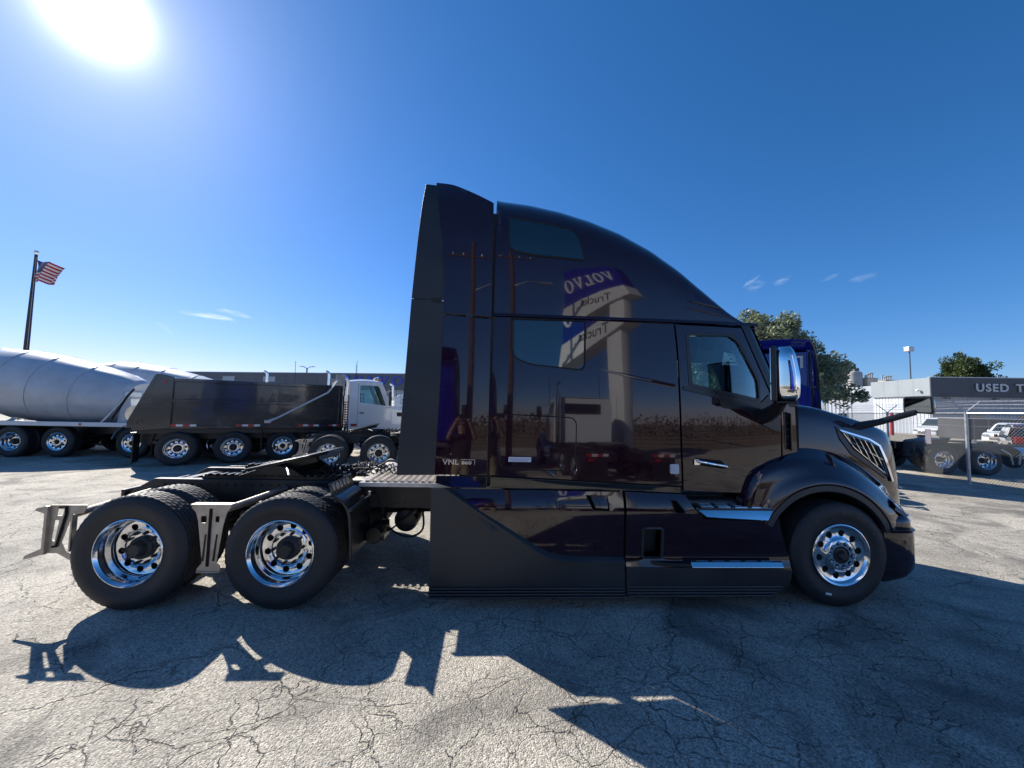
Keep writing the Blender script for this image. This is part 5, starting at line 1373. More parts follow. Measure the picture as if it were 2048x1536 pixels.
def day_cab(root, x0, paint_, W=2.5, stack=True, hood=True, top=2.95, lights=True):
    """cab with its back wall at x0, facing +x"""
    y0, y1 = .12, W-.12
    Y = lambda x, z: y0+.02+max(0, z-1.9)*.09
    win = smooth_outline([(x0+.36, 2.02, .05), (x0+.36, 2.66, .06), (x0+1.02, 2.66, .08), (x0+1.30, 1.92, .04)], .05, 4)
    panel('cab_side', [(x0, 1.05), (x0, top-.12), (x0+.06, top), (x0+1.15, top-.03), (x0+1.5, 1.95), (x0+1.5, 1.05)], paint_, root, Y, holes=(win,), cell=.3, bevel=.01)
    panel('side_window', win, M['glass'], root, lambda x, z: Y(x, z)+.012, th=.006, cell=.5, bevel=0)
    # roof, back wall with window, windscreen
    rows = []
    for k in range(9):
        x = x0-.01+1.2*k/8; zt = top+.06*math.sin(PI*k/8)+(.0 if k < 8 else -.03)
        rows.append([(x, y0+.10, top-.04 if k not in (0,) else top-.1), (x, y0+.13, zt-.02), (x, y0+.3, zt+.04), (x, W/2, zt+.07), (x, y1-.3, zt+.04), (x, y1-.13, zt-.02), (x, y1-.10, top-.04 if k else top-.1)])
    MB().grid(rows).build('cab_roof', paint_, root, solid=.02)
    bm = MB(); 
    for (a, b, c_, d_) in ((y0+.03, y1-.03, 1.05, 2.12), (y0+.03, y0+.45, 2.12, 2.6), (y1-.45, y1-.03, 2.12, 2.6), (y0+.07, y1-.07, 2.6, top-.02)):
        bm.box((x0, a, c_), (x0+.03, b, d_))
    bm.build('cab_back', paint_, root, smooth=False)
    MB().box((x0-.004, y0+.44, 2.10), (x0+.02, y1-.44, 2.62)).build('back_window', M['glass_dark'], root, bevel=.01)
    MB().grid([[(x0+1.17, y0+.12, top-.03), (x0+1.27, W/2, top-.02), (x0+1.17, y1-.12, top-.03)], [(x0+1.52, y0+.05, 1.95), (x0+1.68, W/2, 1.95), (x0+1.52, y1-.05, 1.95)]]).build('windscreen', M['glass_ws'], root, solid=.006)
    MB().box((x0+.05, y0+.1, 1.0), (x0+1.45, y1-.1, 1.06)).build('cab_floor', M['interior'], root)
    MB().box((x0+1.1, y0+.1, 1.06), (x0+1.5, y1-.1, 1.9)).build('dashboard', M['interior'], root, bevel=.03)
    for y in (.45, 1.55): MB().box((x0+.15, y, 1.3), (x0+.32, y+.48, 2.25)).build('seat_back', M['seat'], root, bevel=.05)
    # door line, handle, steps
    o = MB().tube([(x0+.30, Y(0, 1.1)-.002, 1.12), (x0+.30, Y(0, 2)-.002, 2.0), (x0+.30, Y(0, 2.7)-.002, 2.72)], .006, 4).build('door_seam', M['rubber'], root); mirror(o, W)
    o = MB().box((x0+.36, y0-.02, 1.62), (x0+.52, y0+.01, 1.66)).build('door_handle', M['rubber'], root, bevel=.004); mirror(o, W)
    o = MB().box((x0+.08, y0-.0, 1.16), (x0+.28, y0+.022, 1.24)).build('reflector', M['red'], root); mirror(o, W)
    o = MB().box((x0+.30, .02, .78), (x0+1.3, .22, .82)).box((x0+.30, .02, .46), (x0+1.3, .22, .50)).box((x0+.30, .10, .46), (x0+.33, .14, .82)).build('cab_step', M['alu'], root, kind='stuff'); mirror(o, W)
    # mirrors
    o = MB().tube([(x0+1.30, y0+.1, 2.5), (x0+1.38, -.18, 2.55), (x0+1.38, -.18, 1.85), (x0+1.34, y0+.02, 1.85)], .014, 6).build('mirror_bracket', M['rubber'], root); mirror(o, W)
    o = MB().box((x0+1.33, -.28, 1.92), (x0+1.41, -.08, 2.46)).build('side_mirror', M['plastic_smooth'], root, bevel=.02); mirror(o, W)
    if hood:
        xs = [x0+1.52, x0+1.9, x0+2.35, x0+2.75, x0+2.98, x0+3.06]; zt = [1.93, 1.88, 1.78, 1.66, 1.52, 1.3]; ins = [.10, .16, .22, .30, .42, .6]
        rows = []
        for x, z, i_ in zip(xs, zt, ins):
            rows.append([(x, y0+i_, .95), (x, y0+i_, z-.35), (x, y0+i_+.03, z-.12), (x, y0+i_+.15, z-.02), (x, W/2, z+.03), (x, y1-i_-.15, z-.02), (x, y1-i_-.03, z-.12), (x, y1-i_, z-.35), (x, y1-i_, .95)])
        MB().grid(rows).build('hood', paint_, root, solid=.02)
        MB().box((x0+3.02, .75, .85), (x0+3.08, W-.75, 1.45)).build('front_grille', M['rubber'], root, bevel=.02)
        for yy, s in ((0, 1), (W, -1)):
            rows = []
            for k in range(15):
                ph = R(5+165*k/14); c_, s_ = math.cos(ph), math.sin(ph); P = lambda r, y: (x0+2.35+r*c_, yy+s*y, .5+r*s_)
                rows.append([P(.60, .02), P(.62, .0), P(.74, .02), P(.80, .12), P(.80, .45)])
            MB().grid(rows).build('front_fender', paint_, root, solid=.015)
        MB().box((x0+3.02, .05, .42), (x0+3.22, W-.05, .80)).build('bumper', M['chrome'], root, bevel=.03)
        o = MB().box((x0+2.92, .22, 1.0), (x0+3.08, .5, 1.2)).build('headlight', M['lens'], root, bevel=.03); mirror(o, W)
        o = MB().box((x0+1.75, y0+.13, 1.52), (x0+2.0, y0+.17, 1.68)).build('hood_vent', M['rubber'], root, bevel=.01); mirror(o, W)
        single(root, x0+2.35, W)
    # roof lights
    for k in range(5 if lights else 0): MB().box((x0+1.02, .45+.38*k, top+.05), (x0+1.12, .55+.38*k, top+.14)).build('roof_light', M['amber'], root, bevel=.015)
def exhaust(root, x, y, z1, bend=1):
    MB().cyl((x, y, 1.0), (x, y, z1-.75), .10, 12).build('muffler_guard', M['chrome'], root)
    for k in range(int((z1-2.0)/.09)):
        MB().box((x-.085, y-.112, 1.1+.09*k), (x+.085, y-.10, 1.14+.09*k)).build('guard_slot', M['chrome'], root)
    MB().tube(curve([(x, y, z1-.8), (x, y, z1-.25), (x-.03, y, z1-.10), (x-.16, y, z1-.02)], 5), .065, 12).build('exhaust_stack', M['chrome'], root)
def rails(root, xa, xb, W=2.5, z=1.0):
    for y in (.82, W-.91): MB().box((xa, y, z-.28), (xb, y+.09, z)).build('frame_rail', M['frame'], root, bevel=.01)

def dump_truck():
    # local origin at the second drive axle's near hub, facing +x
    ang = R(27); root = thing('dump_truck', 'black dump truck with a white cab, silver tarp arm and red-white tape along its box', 'dump truck', (-8.05, 8.85, 0), ang)
    W = 2.5; rails(root, -2.3, 6.2); tandem(root, (-1.36, 0)); single(root, 1.35, W, .22)
    # high-lift style box: rear end slopes outwards at the bottom
    G_ = M['dumppaint']
    side = [(-2.0, 2.78), (-1.72, 2.80), (-1.5, 2.58), (3.05, 2.58), (3.05, 1.12), (-2.15, 1.12), (-2.62, 1.10), (-2.75, 1.30)]
    for y, yy in ((.03, .08), (2.42, 2.47)):
        MB().prism([(-2.25, 1.15), (-1.8, 2.58), (3.0, 2.58), (3.0, 1.15)], 'y', y, yy).build('box_side', G_, root, bevel=.02)
    MB().box((-2.25, .08, 1.12), (3.0, 2.42, 1.2)).build('box_floor', M['frame'], root)
    MB().box((2.95, .08, 1.15), (3.02, 2.42, 2.62)).build('box_front', G_, root, bevel=.01)
    for zz in (2.54, 1.92, 1.14):
        for ya, yb in ((-.03, .05), (2.45, 2.53)):
            MB().box((-1.8 if zz > 2 else (-2.0 if zz > 1.5 else -2.2), ya, zz-.05), (3.05, yb, zz+.06)).build('box_rail', G_, root, bevel=.015)
    MB().prism([(-1.52, 1.10), (-1.52, 2.63), (-1.86, 2.71), (-1.93, 2.59), (-2.36, 1.36), (-2.42, 1.20), (-2.34, 1.05)], 'y', -.05, .02).build('tail_post', G_, root, bevel=.02)
    MB().prism([(-1.52, 1.10), (-1.52, 2.63), (-1.86, 2.71), (-1.93, 2.59), (-2.36, 1.36), (-2.42, 1.20), (-2.34, 1.05)], 'y', 2.48, 2.55).build('tail_post', G_, root, bevel=.02)
    MB().prism([(-1.90, 2.71), (-1.96, 2.65), (-2.48, 1.30), (-2.46, 1.12), (-2.38, 1.16), (-2.36, 1.32), (-1.84, 2.67)], 'y', -.05, 2.55).build('tailgate', G_, root, bevel=.015)
    for y in (.4, 2.1): MB().lathe([(0, -.02), (.05, -.015), (.055, 0)], origin=(-2.47, y, 1.45), axis='x', seg=12).build('tail_lamp', M['red'], root)
    MB().lathe([(0, -.02), (.035, -.015), (.04, 0)], origin=(-1.72, -.055, 2.48), seg=12).build('side_lamp', M['red'], root)
    MB().lathe([(.05, -.02), (.075, -.02), (.075, 0), (.05, 0)], origin=(-2.2, -.055, 1.28), seg=16).build('latch_ring', G_, root)
    # reflective tape, block by block
    for x0, n in ((-1.72, 5), (.05, 4), (1.75, 4), (2.7, 3)):
        for k in range(n):
            w = .16 if n > 3 else .12; x = x0+k*w
            for ya, yb in ((-.040, -.033), (2.533, 2.540)): MB().box((x, ya, 1.165), (x+w-.004, yb, 1.225)).build('reflective_tape', (M['whitetape'] if (k+(n == 5)) % 2 == 1-(n == 5) else M['redtape']) if n != 5 else (M['redtape'] if k in (0, 1, 3) else M['whitetape']), root, smooth=False)
    # underside, mud guards, pusher bracketry
    MB().box((-2.3, .15, .95), (3.0, 2.35, 1.12)).build('box_subframe', M['frame'], root)
    for x in (-2.35,): MB().box((x, .06, .12), (x+.03, .62, .95)).box((x, 1.88, .12), (x+.03, 2.44, .95)).build('mud_flap', M['rubber'], root, kind='stuff')
    MB().prism([(-2.6, .95), (-2.3, .6), (-2.1, .55), (-2.0, .95)], 'y', .75, 1.75).build('rear_hitch', M['frame'], root, bevel=.02)
    MB().box((.72, .05, .35), (.76, .6, 1.1)).build('mud_flap', M['rubber'], root)
    MB().box((2.0, .06, .45), (3.1, .6, .95)).build('fuel_tank', M['blackgloss'], root, bevel=.1, bseg=4)
    MB().box((2.0, 1.9, .45), (3.1, 2.44, .95)).build('fuel_tank', M['alu'], root, bevel=.1, bseg=4)
    # tarp gear
    for y in (-.09, 2.59):
        MB().tube([(.92, y, 1.33), (1.15, y, 1.44), (2.62, y, 2.34), (2.95, y, 2.80)], [.05, .032, .032, .03], 8).build('tarp_arm', mat('pale_tarp_arm', (.62, .64, .66), .4, .2), root)
        MB().box((.80, y-.02, 1.27), (.98, y+.02, 1.37)).build('tarp_spring', M['steel'], root, bevel=.01)
    MB().cyl((2.95, -.09, 2.80), (2.95, 2.59, 2.80), .025, 8).build('tarp_bar', M['alu'], root)
    MB().box((2.86, -.02, 2.59), (3.16, .05, 2.98)).box((2.86, 2.45, 2.59), (3.16, 2.52, 2.98)).build('tarp_bracket', M['aluplate'], root, bevel=.01, kind='stuff')
    MB().cyl((3.02, .05, 2.71), (3.02, 2.45, 2.71), .11, 16).build('tarp_roll', M['rubber'], root)
    day_cab(root, 3.35, M['white'], W, top=2.80)
    exhaust(root, 3.24, .25, 3.0)
    MB().prism([(3.08, 1.0), (3.08, 2.7), (3.14, 2.7), (3.14, 1.0)], 'y', .3, 2.2).build('headboard', M['frame'], root)
    MB().tube([(4.40, .5, 2.95), (4.4, .6, 3.0), (4.4, 1.4, 3.0), (4.4, 1.5, 2.95)], .03, 8).build('air_horn', M['chrome'], root)
dump_truck()

def mixer(loc, ang, label, grp, hopper=True):
    root = thing('mixer_truck', label, 'mixer truck', loc, ang, grp)
    W = 2.5; rails(root, -3.6, 7.0); dm = mat('drum_grey_white_paint', (.50, .52, .54), .34, coat=.35, noise=(2.2, .10)); WP = M['white']
    tandem(root, (-2.75, -1.4)); single(root, -.15, W, .12); single(root, 2.2, W, .0)
    MB().box((-3.6, .0, 1.02), (3.2, .10, 1.16)).build('deck_edge', WP, root, bevel=.01); MB().box((-3.6, 2.4, 1.02), (3.2, 2.5, 1.16)).build('deck_edge', WP, root, bevel=.01)
    MB().box((-3.6, .10, 1.0), (3.2, 2.4, 1.05)).build('deck', M['frame'], root)
    # drum: axis climbs towards the rear
    ax = Matrix.Translation((-1.9, 1.25, 2.32)) @ Matrix.Rotation(R(8.5), 4, 'Y')
    prof = [(0, 3.34), (.70, 3.33), (.80, 3.20), (.93, 2.80), (1.08, 1.9), (1.19, .70), (1.20, -.30), (1.12, -1.3), (.78, -2.6), (.50, -3.3), (.48, -3.45), (.40, -3.45)]
    prof2 = []
    for (a, b), (c_, d_) in zip(prof, prof[1:]): prof2 += [(a, b), ((a+c_)/2, (b+d_)/2)]
    prof2.append(prof[-1])
    o = MB().lathe([(r, h) for r, h in prof], axis='x', seg=56).build('drum', dm, root, angle=12); o.matrix_local = ax
    for h, r in ((1.9, 1.082), (-.30, 1.203), (.70, 1.193), (-1.3, 1.123)):
        o2 = MB().lathe([(r, h-.015), (r+.012, h-.008), (r+.012, h+.008), (r, h+.015)], axis='x', seg=56).build('weld_band', dm, root); o2.matrix_local = ax
    # front pedestal and rear stand
    MB().prism([(1.25, 1.1), (1.75, 1.1), (1.62, 2.2), (1.45, 2.2)], 'y', .5, 2.0).build('drum_pedestal', WP, root, bevel=.03)
    MB().tube([(1.0, .25, 1.1), (1.62, .35, 2.0), (1.62, 2.15, 2.0), (1.0, 2.25, 1.1)], .05, 8).build('pedestal_brace', M['steel'], root)
    MB().tube([(-3.4, .4, 1.1), (-4.4, .5, 3.0)], .07, 8).tube([(-3.4, 2.1, 1.1), (-4.4, 2.0, 3.0)], .07, 8).build('rear_stand', WP, root, kind='stuff')
    MB().prism([(-4.4, 2.9), (-5.4, 2.0), (-5.3, 1.9), (-4.3, 2.6)], 'y', .9, 1.6).build('chute', WP, root, bevel=.02)
    if hopper: MB().prism([(-4.6, 3.9), (-3.9, 3.8), (-4.3, 3.0), (-4.5, 3.0)], 'y', .8, 1.7).build('charge_hopper', WP, root, bevel=.02)
    # ladder rail along the near side (folded chute)
    MB().tube([(-3.6, -.03, 1.7), (-2.1, -.03, 1.2), (-1.95, -.03, 1.16)], .03, 8).build('chute_rail', M['alu'], root)
    MB().cyl((1.95, .3, 1.45), (1.95, 2.2, 1.45), .28, 20).build('water_tank', M['alu'], root)
    MB().tube([(1.35, .2, 1.25), (1.75, .25, 2.05), (1.9, .3, 2.3)], .035, 8).build('control_post', M['rubber'], root)
    # cab-over-ish nose in front
    day_cab(root, 2.45, WP, W, hood=True, top=2.52, lights=False)
    MB().prism([(2.2, 1.1), (2.2, 2.2), (2.42, 2.2), (2.42, 1.1)], 'y', .2, .5).build('tool_box', WP, root, bevel=.02)
    for yy, s in ((0, 1), (W, -1)):
        rows = []
        for k in range(15):
            ph = R(8+160*k/14); c_, s_ = math.cos(ph), math.sin(ph); P = lambda r, y: (2.2+r*c_, yy+s*y, .5+r*s_)
            rows.append([P(.60, -.02), P(.62, -.03), P(.63, .0), P(.63, .35)])
        MB().grid(rows).build('wheel_arch', M['alu'], root, solid=.01)
    for k, x in enumerate((-3.1, .6)):
        MB().lathe([(0, -.02), (.04, -.015), (.045, 0)], origin=(x, -.005, 1.09), seg=12).build('side_lamp', M['amber'] if k else M['frame'], root)
    MB().box((-3.5, .05, .3), (-3.46, .6, .95)).build('mud_flap', M['rubber'], root)
    return root
G1 = 'concrete mixer trucks at the left edge'
mixer((-13.95, 9.55, 0), R(2), 'nearer concrete mixer truck with a pale grey drum, at the left edge of the picture', G1)
mixer((-13.4, 13.3, 0), R(2), 'farther concrete mixer truck, its white drum showing behind the nearer one', G1, False)

# white day-cab trucks standing behind the dump truck and behind the camera
def day_truck(loc, ang, label, top=2.95, stack=3.55, tall=None, grp='white day cab trucks', ant=2, sc=1.0, flap=False):
    root = thing('day_cab_truck', label, 'truck', loc, ang, grp); W = 2.5
    rails(root, -4.2, 3.0); tandem(root, (-3.3, -1.95)); day_cab(root, 0, M['white'], W, top=top, lights=flap); exhaust(root, -.12, .28, stack)
    if ant:
        for y in (.2, 2.3)[:ant]: MB().tube([(1.2, y, 2.4), (1.15, y, stack+.6)], .012, 5).build('antenna', M['rubber'], root)
    MB().prism([(-3.2, 1.02), (-2.1, 1.02), (-2.0, 1.18), (-2.6, 1.22), (-3.1, 1.12)], 'y', .8, 1.7).build('fifth_wheel', M['grease'], root, bevel=.02)
    MB().cyl((.3, .32, .68), (1.3, .32, .68), .28, 24).build('fuel_tank', M['alu'], root); MB().cyl((.3, 2.18, .68), (1.3, 2.18, .68), .28, 24).build('fuel_tank', M['alu'], root)
    if flap:
        for y0 in (.05, 1.85):
            for k in range(4): MB().box((-4.30, y0+.15*k, .92), (-4.29, y0+.15*k+.148, .99)).build('reflective_tape', M['redtape'] if k % 2 == 0 else M['whitetape'], root, smooth=False)
            MB().box((-4.28, y0, .2), (-4.26, y0+.6, .92)).build('mud_flap', M['rubber'], root)
            MB().box((-4.31, y0+.05, .78), (-4.285, y0+.2, .86)).build('tail_lamp', M['red'], root)
    return root
day_truck((-11.6, 16.9, 0), R(20), 'white day cab truck whose curled exhaust shows over the rear of the dump box', stack=3.62, top=2.42, ant=1)
day_truck((-8.0, 15.9, 0), R(20), 'white day cab truck whose tall exhaust shows over the middle of the dump box', stack=3.62, top=2.42)
day_truck((-5.4, 18.3, 0), R(20), 'white day cab truck farthest back, only its aerials showing above the white cab', stack=3.2, top=2.4)
day_truck((2.2, -10.2, 0), R(-93), 'white day cab truck behind the photographer, seen only mirrored in the dark paint', top=2.98, stack=3.9, flap=True)

# trailer chassis behind the fence
def parked_chassis():
    root = thing('parked_tractor', 'silver-wheeled black tractor chassis behind the chain link fence, with a polished fuel tank', 'truck', (15.75, 8.85, 0), R(-8)); W = 2.5
    rails(root, -.2, 10.5); tandem(root, (0, 1.36))
    MB().cyl((2.35, .22, .62), (4.6, .22, .62), .36, 28).build('fuel_tank', M['alu'], root); MB().cyl((2.75, 2.2, .62), (4.6, 2.2, .62), .33, 28).build('fuel_tank', M['alu'], root)
    for x in (3.1, 4.2):
        MB().lathe([(.362, x-.02), (.368, x-.02), (.368, x+.02), (.362, x+.02)], origin=(0, .22, .62), axis='x', seg=24).build('tank_strap', M['steel'], root)
    MB().prism([(.1, 1.0), (.2, 1.08), (.9, 1.2), (1.0, 1.1), (.8, 1.0)], 'y', .8, 1.7).build('fifth_wheel', M['grease'], root, bevel=.02)
    MB().tube([(1.95, .1, .9), (2.2, .1, .72), (2.25, .1, .4)], .03, 8).build('flap_hanger', M['steel'], root)
    day_cab(root, 7.6, M['blackgloss'], W, top=3.0)
parked_chassis()

# ================================================================ cars in the sales lot
def car(label, loc, ang, pnt, kind='suv', name='parked_car', grp='vehicles in the sales lot'):
    root = thing(name, label, {'suv': 'car', 'van': 'van', 'pickup': 'pickup truck'}[kind], loc, ang, grp)
    if kind == 'van': body = [(-2.3, .45), (-2.35, 1.0), (-2.3, 1.95), (-2.1, 2.05), (.6, 2.05), (.95, 1.95), (1.55, 1.25), (2.25, 1.05), (2.4, .8), (2.4, .45)]; L_ = (-1.5, 1.5); wz = 1.22; g0, g1 = .35, 1.28; gt = 1.85
    elif kind == 'pickup': body = [(-2.7, .55), (-2.75, 1.15), (-.75, 1.18), (-.65, 1.85), (-.4, 1.93), (.6, 1.92), (1.15, 1.28), (2.5, 1.15), (2.75, .95), (2.8, .55)]; L_ = (-1.75, 1.8); wz = 1.25; g0, g1 = -.55, 1.0; gt = 1.82
    else: body = [(-2.35, .45), (-2.42, .95), (-2.25, 1.15), (-2.0, 1.62), (-1.7, 1.74), (.3, 1.76), (.7, 1.66), (1.3, 1.12), (2.2, 1.0), (2.42, .80), (2.45, .45)]; L_ = (-1.45, 1.5); wz = 1.10; g0, g1 = -1.9, 1.1; gt = 1.65
    bz = smooth_outline(body, .12, 4); W = 1.86; zb = min(p[1] for p in bz); rows = []
    n = len(bz)
    for y, s, dz in ((.0, .0, 0), (.02, 1, 0), (.12, 1.0, 1), (W-.12, 1, 1), (W-.02, 1, 0), (W, 0, 0)): pass
    def ring(f):
        out = []
        for (x, z) in bz:
            tum = .20*max(0, (z-wz))/.7; y = tum
            cx, cz = 0, .9; k = 1-f*.05
            out.append((x*(1-.02*f), y+ (.10*abs(x/2.45)**4), z-(f*.03 if z > 1 else 0)))
        return out
    a = ring(1); rows = [[(x, y+.03, z) for x, y, z in a]]
    b = ring(0); rows = [[(x*.985, y, .9+(z-.9)*.975) for x, y, z in b], [(x, y+.07, z) for x, y, z in b], [(x, W-(y+.07), z) for x, y, z in b], [(x*.985, W-y, .9+(z-.9)*.975) for x, y, z in b]]
    mb = MB(); vs = [[mb.bm.verts.new(p) for p in r_] for r_ in rows]
    for p, q in zip(vs, vs[1:]):
        for i in range(n): mb.bm.faces.new((p[i], p[(i+1) % n], q[(i+1) % n], q[i]))
    mb.bm.faces.new(vs[0]); mb.bm.faces.new(vs[-1][::-1]); mb.build('body', pnt, root, angle=40)
    def yy(z): return .20*max(0, z-wz)/.7
    bands = [(g0, (g0+g1)/2-.04), ((g0+g1)/2+.04, g1)] if kind != 'van' else [(.25, 1.1)]
    for x0, x1 in bands:
        xt = x1 if x1 < g1-.01 and kind != 'van' else x1-.42
        xb0 = x0; xt0 = x0+(.18 if kind == 'suv' and x0 == g0 else 0)
        pts = [(xb0, wz), (x1, wz), (xt, gt-.06), (xt0, gt-.06)]
        for side in (0, 1):
            P = [(x, (yy(z)-.004) if side == 0 else (W-yy(z)+.004), z) for x, z in pts]
            m_ = MB(); m_.bm.faces.new([m_.bm.verts.new(p) for p in P]); m_.build('window', M['glass_dark'], root, smooth=False, solid=.004)
    # windscreen and rear glass
    for (xa, za, xb, zb_) in ({'van': [(1.0, 1.90, 1.52, 1.30)], 'pickup': [(.65, 1.88, 1.13, 1.32), (-.66, 1.80, -.74, 1.26)], 'suv': [(.73, 1.63, 1.27, 1.16), (-2.03, 1.58, -2.24, 1.18)]}[kind]):
        s = .02 if xa > 0 else -.02
        m_ = MB(); m_.bm.faces.new([m_.bm.verts.new(p) for p in ((xa+s, .28, za), (xa+s, W-.28, za), (xb+s, W-.18, zb_), (xb+s, .18, zb_))]); m_.build('windscreen' if xa > 0 else 'rear_window', M['glass_dark'], root, smooth=False, solid=.004)
    for x in L_:
        for y, s in ((.02, 1), (W-.02, -1)):
            w = MB(); w.lathe([(.21, .02), (.24, .0), (.34, .0), (.36, .03), (.36, .20), (.2, .22)], seg=28); o = w.build('wheel', M['tyre'], root); o.location = (x, y-(.012*s), .36); o.rotation_euler = (0, 0, 0 if s == 1 else PI)
            h = MB(); h.lathe([(0, .03), (.05, .02), (.06, .045), (.14, .05), (.2, .02), (.235, .008)], seg=28); h.build('rim', M['alu'], o)
            for k in range(5):
                a_ = 2*PI*k/5; MB().lathe([(0, .010), (.035, .012)], origin=(.135*math.cos(a_), .018, .135*math.sin(a_)), seg=8).build('rim_hole', M['hole'], o)
            MB().lathe([(.37, .0), (.44, .0)], origin=(x, y-.016*s, .36), seg=20, arc=(0, PI)).build('wheel_arch', M['rubber'], root, solid=.01)
    xe = body[-1][0]; xr = body[0][0]
    for y in (.12, W-.42):
        MB().box((xe-.16, y, .78), (xe+.005, y+.30, .93)).build('headlight', M['lens'], root, bevel=.03)
        MB().box((xr-.06, y, .92), (xr+.10, y+.26, 1.20)).build('tail_light', M['red'], root, bevel=.03)
    MB().box((xe-.05, .45, .55), (xe+.012, W-.45, .80)).build('grille', M['chrome'], root, bevel=.02); MB().box((xe-.02, .5, .60), (xe+.016, W-.5, .66)).build('grille_slot', M['hole'], root)
    MB().box((xr-.075, W/2-.16, .78), (xr+.0, W/2+.16, .92)).build('number_plate', M['paper'], root)
    for y in (-.14, W+.02): MB().box((g1-.25, y, wz-.02), (g1-.10, y+.12, wz+.13)).build('wing_mirror', pnt, root, bevel=.03)
    return root
cw = paint('white_car_paint', (.75, .76, .77)); cs = M['silver']; cd = paint('dark_plum_car_paint', (.035, .012, .018)); cg = paint('graphite_car_paint', (.06, .065, .07))
car('small white van half hidden behind the long dark trailer', (40.6, 29.6, 0), R(187), cw, 'van')
car('white car with its nose showing left of the front fence post', (36.6, 22.2, 0), R(196), cw, 'suv')
car('silver crossover beside the white car, behind the front fence post', (34.4, 19.6, 0), R(200), cs, 'suv')
car('dark plum car with red tail lights at the right edge, behind the fence', (25.6, 12.0, 0), R(40), cd, 'suv')
car('graphite pickup parked behind the dark plum car', (33.5, 14.5, 0), R(20), cg, 'pickup')
t = thing('box_trailer', 'long low dark trailer standing in front of the sales building', 'trailer', (38.0, 24.9, 0), R(-9))
MB().box((0, 0, .35), (7.2, 2.5, 1.98)).build('trailer_box', mat('charcoal_trailer', (.05, .052, .06), .6, noise=(1, .2)), t, bevel=.04)
for k in range(7): MB().box((.3+k*1.05, -.03, .38), (.38+k*1.05, 0, 1.95)).build('trailer_rib', M['fascia'], t, smooth=False)
MB().box((-.05, -.03, 1.98), (7.25, 2.53, 2.06)).build('top_rail', M['steel'], t, smooth=False)
MB().box((.6, .3, 0), (.8, .5, .4)).box((6.2, .3, 0), (6.4, .5, .4)).build('landing_leg', M['steel'], t, kind='stuff')
# yellow and orange plant machine in the yard
def loader(x, y, ang, col, lab):
    t = thing('yard_loader', lab, 'machine', (x, y, 0), ang)
    c = mat('machine_'+lab.split()[1], col, .5, noise=(3, .2))
    MB().box((-.9, -.6, .6), (.9, .6, 1.25)).build('chassis', c, t, bevel=.06); MB().box((-.7, -.5, 1.25), (.1, .5, 2.0)).build('cab', c, t, bevel=.05)
    MB().tube([(-.6, .7, 1.5), (.6, .7, 1.6), (1.5, .7, .6)], .09, 8).tube([(-.6, -.7, 1.5), (.6, -.7, 1.6), (1.5, -.7, .6)], .09, 8).build('lift_arm', c, t, kind='stuff')
    MB().prism([(1.4, .2), (1.5, .8), (1.6, .8), (1.65, .25), (2.1, .2)], 'y', -.9, .9).build('bucket', M['frame'], t, bevel=.02)
    for wx in (-.6, .6):
        for wy in (-.75, .75): MB().lathe([(0, -.12), (.2, -.12), (.42, -.1), (.42, .1), (.2, .12), (0, .12)], origin=(wx, wy, .42), seg=20).build('wheel', M['tyre'], t)
loader(34.5, 37.0, R(20), (.55, .28, .04), 'small orange-yellow loader parked before the white workshop')
loader(37.2, 36.2, R(-30), (.45, .05, .03), 'small red loader parked right of the orange-yellow one')
def bollard(x, y, lab, c):
    t = thing('bollard', lab, 'bollard', (x, y, 0)); MB().lathe([(.16, 0), (.16, 2.4), (.12, 2.5), (0, 2.55)], axis='z', seg=16).build('post', c, t)
bollard(44.6, 36.8, 'thick red post beside the white van', mat('red_post_paint', (.45, .03, .03), .5))
bollard(32.5, 38.2, 'thick red post left of the loaders', MATS['red_post_paint'])

# ================================================================ behind the camera: seen in the paint
def pylon():
    t = thing('sign_pylon', 'tall white pylon with a blue name sign, behind the photographer', 'sign', (5.7, -12.6, 0), R(60)); t.scale = (1.15, 1.15, 1.15)
    wm = mat('white_pylon_cladding', (.80, .79, .76), .5, noise=(.8, .06))
    MB().prism([(-.36, -.27), (.36, -.27), (.42, 0), (.36, .27), (-.36, .27)], 'z', 0, 7.9).build('mast', wm, t, bevel=.05)
    # blade outline in the x-z plane, pointing down to the right of the mast
    MB().prism([(.65, 7.0), (-2.95, 6.2), (-2.85, 8.9), (.65, 9.2)], 'y', -.34, .34).build('sign_box', M['signblue'], t, bevel=.02)
    MB().prism([(.85, 6.3), (-3.2, 5.1), (-2.95, 6.2), (.65, 7.0)], 'y', -.40, .40).build('lower_band', wm, t, bevel=.02)
    for sgn, yy, rz in ((1, .345, PI), (-1, -.345, 0)):
        mb, w = serif_word('VOLVO', .95, .05); o = mb.build('sign_word', M['white_print'], t, smooth=False); o.scale = (.74, 1, 1); o.rotation_euler = (0, R(-12.5) if rz == 0 else R(12.5), rz)
        o.location = (-2.75, yy, 6.85) if rz == 0 else (.45, yy, 7.6)
        text_obj('sign_word', 'Trucks', .62, M['frame'], t, (-2.2, -.41, 5.75) if rz == 0 else (-.1, .41, 6.1), (PI/2, 0, rz), .01)
    return t
pylon()
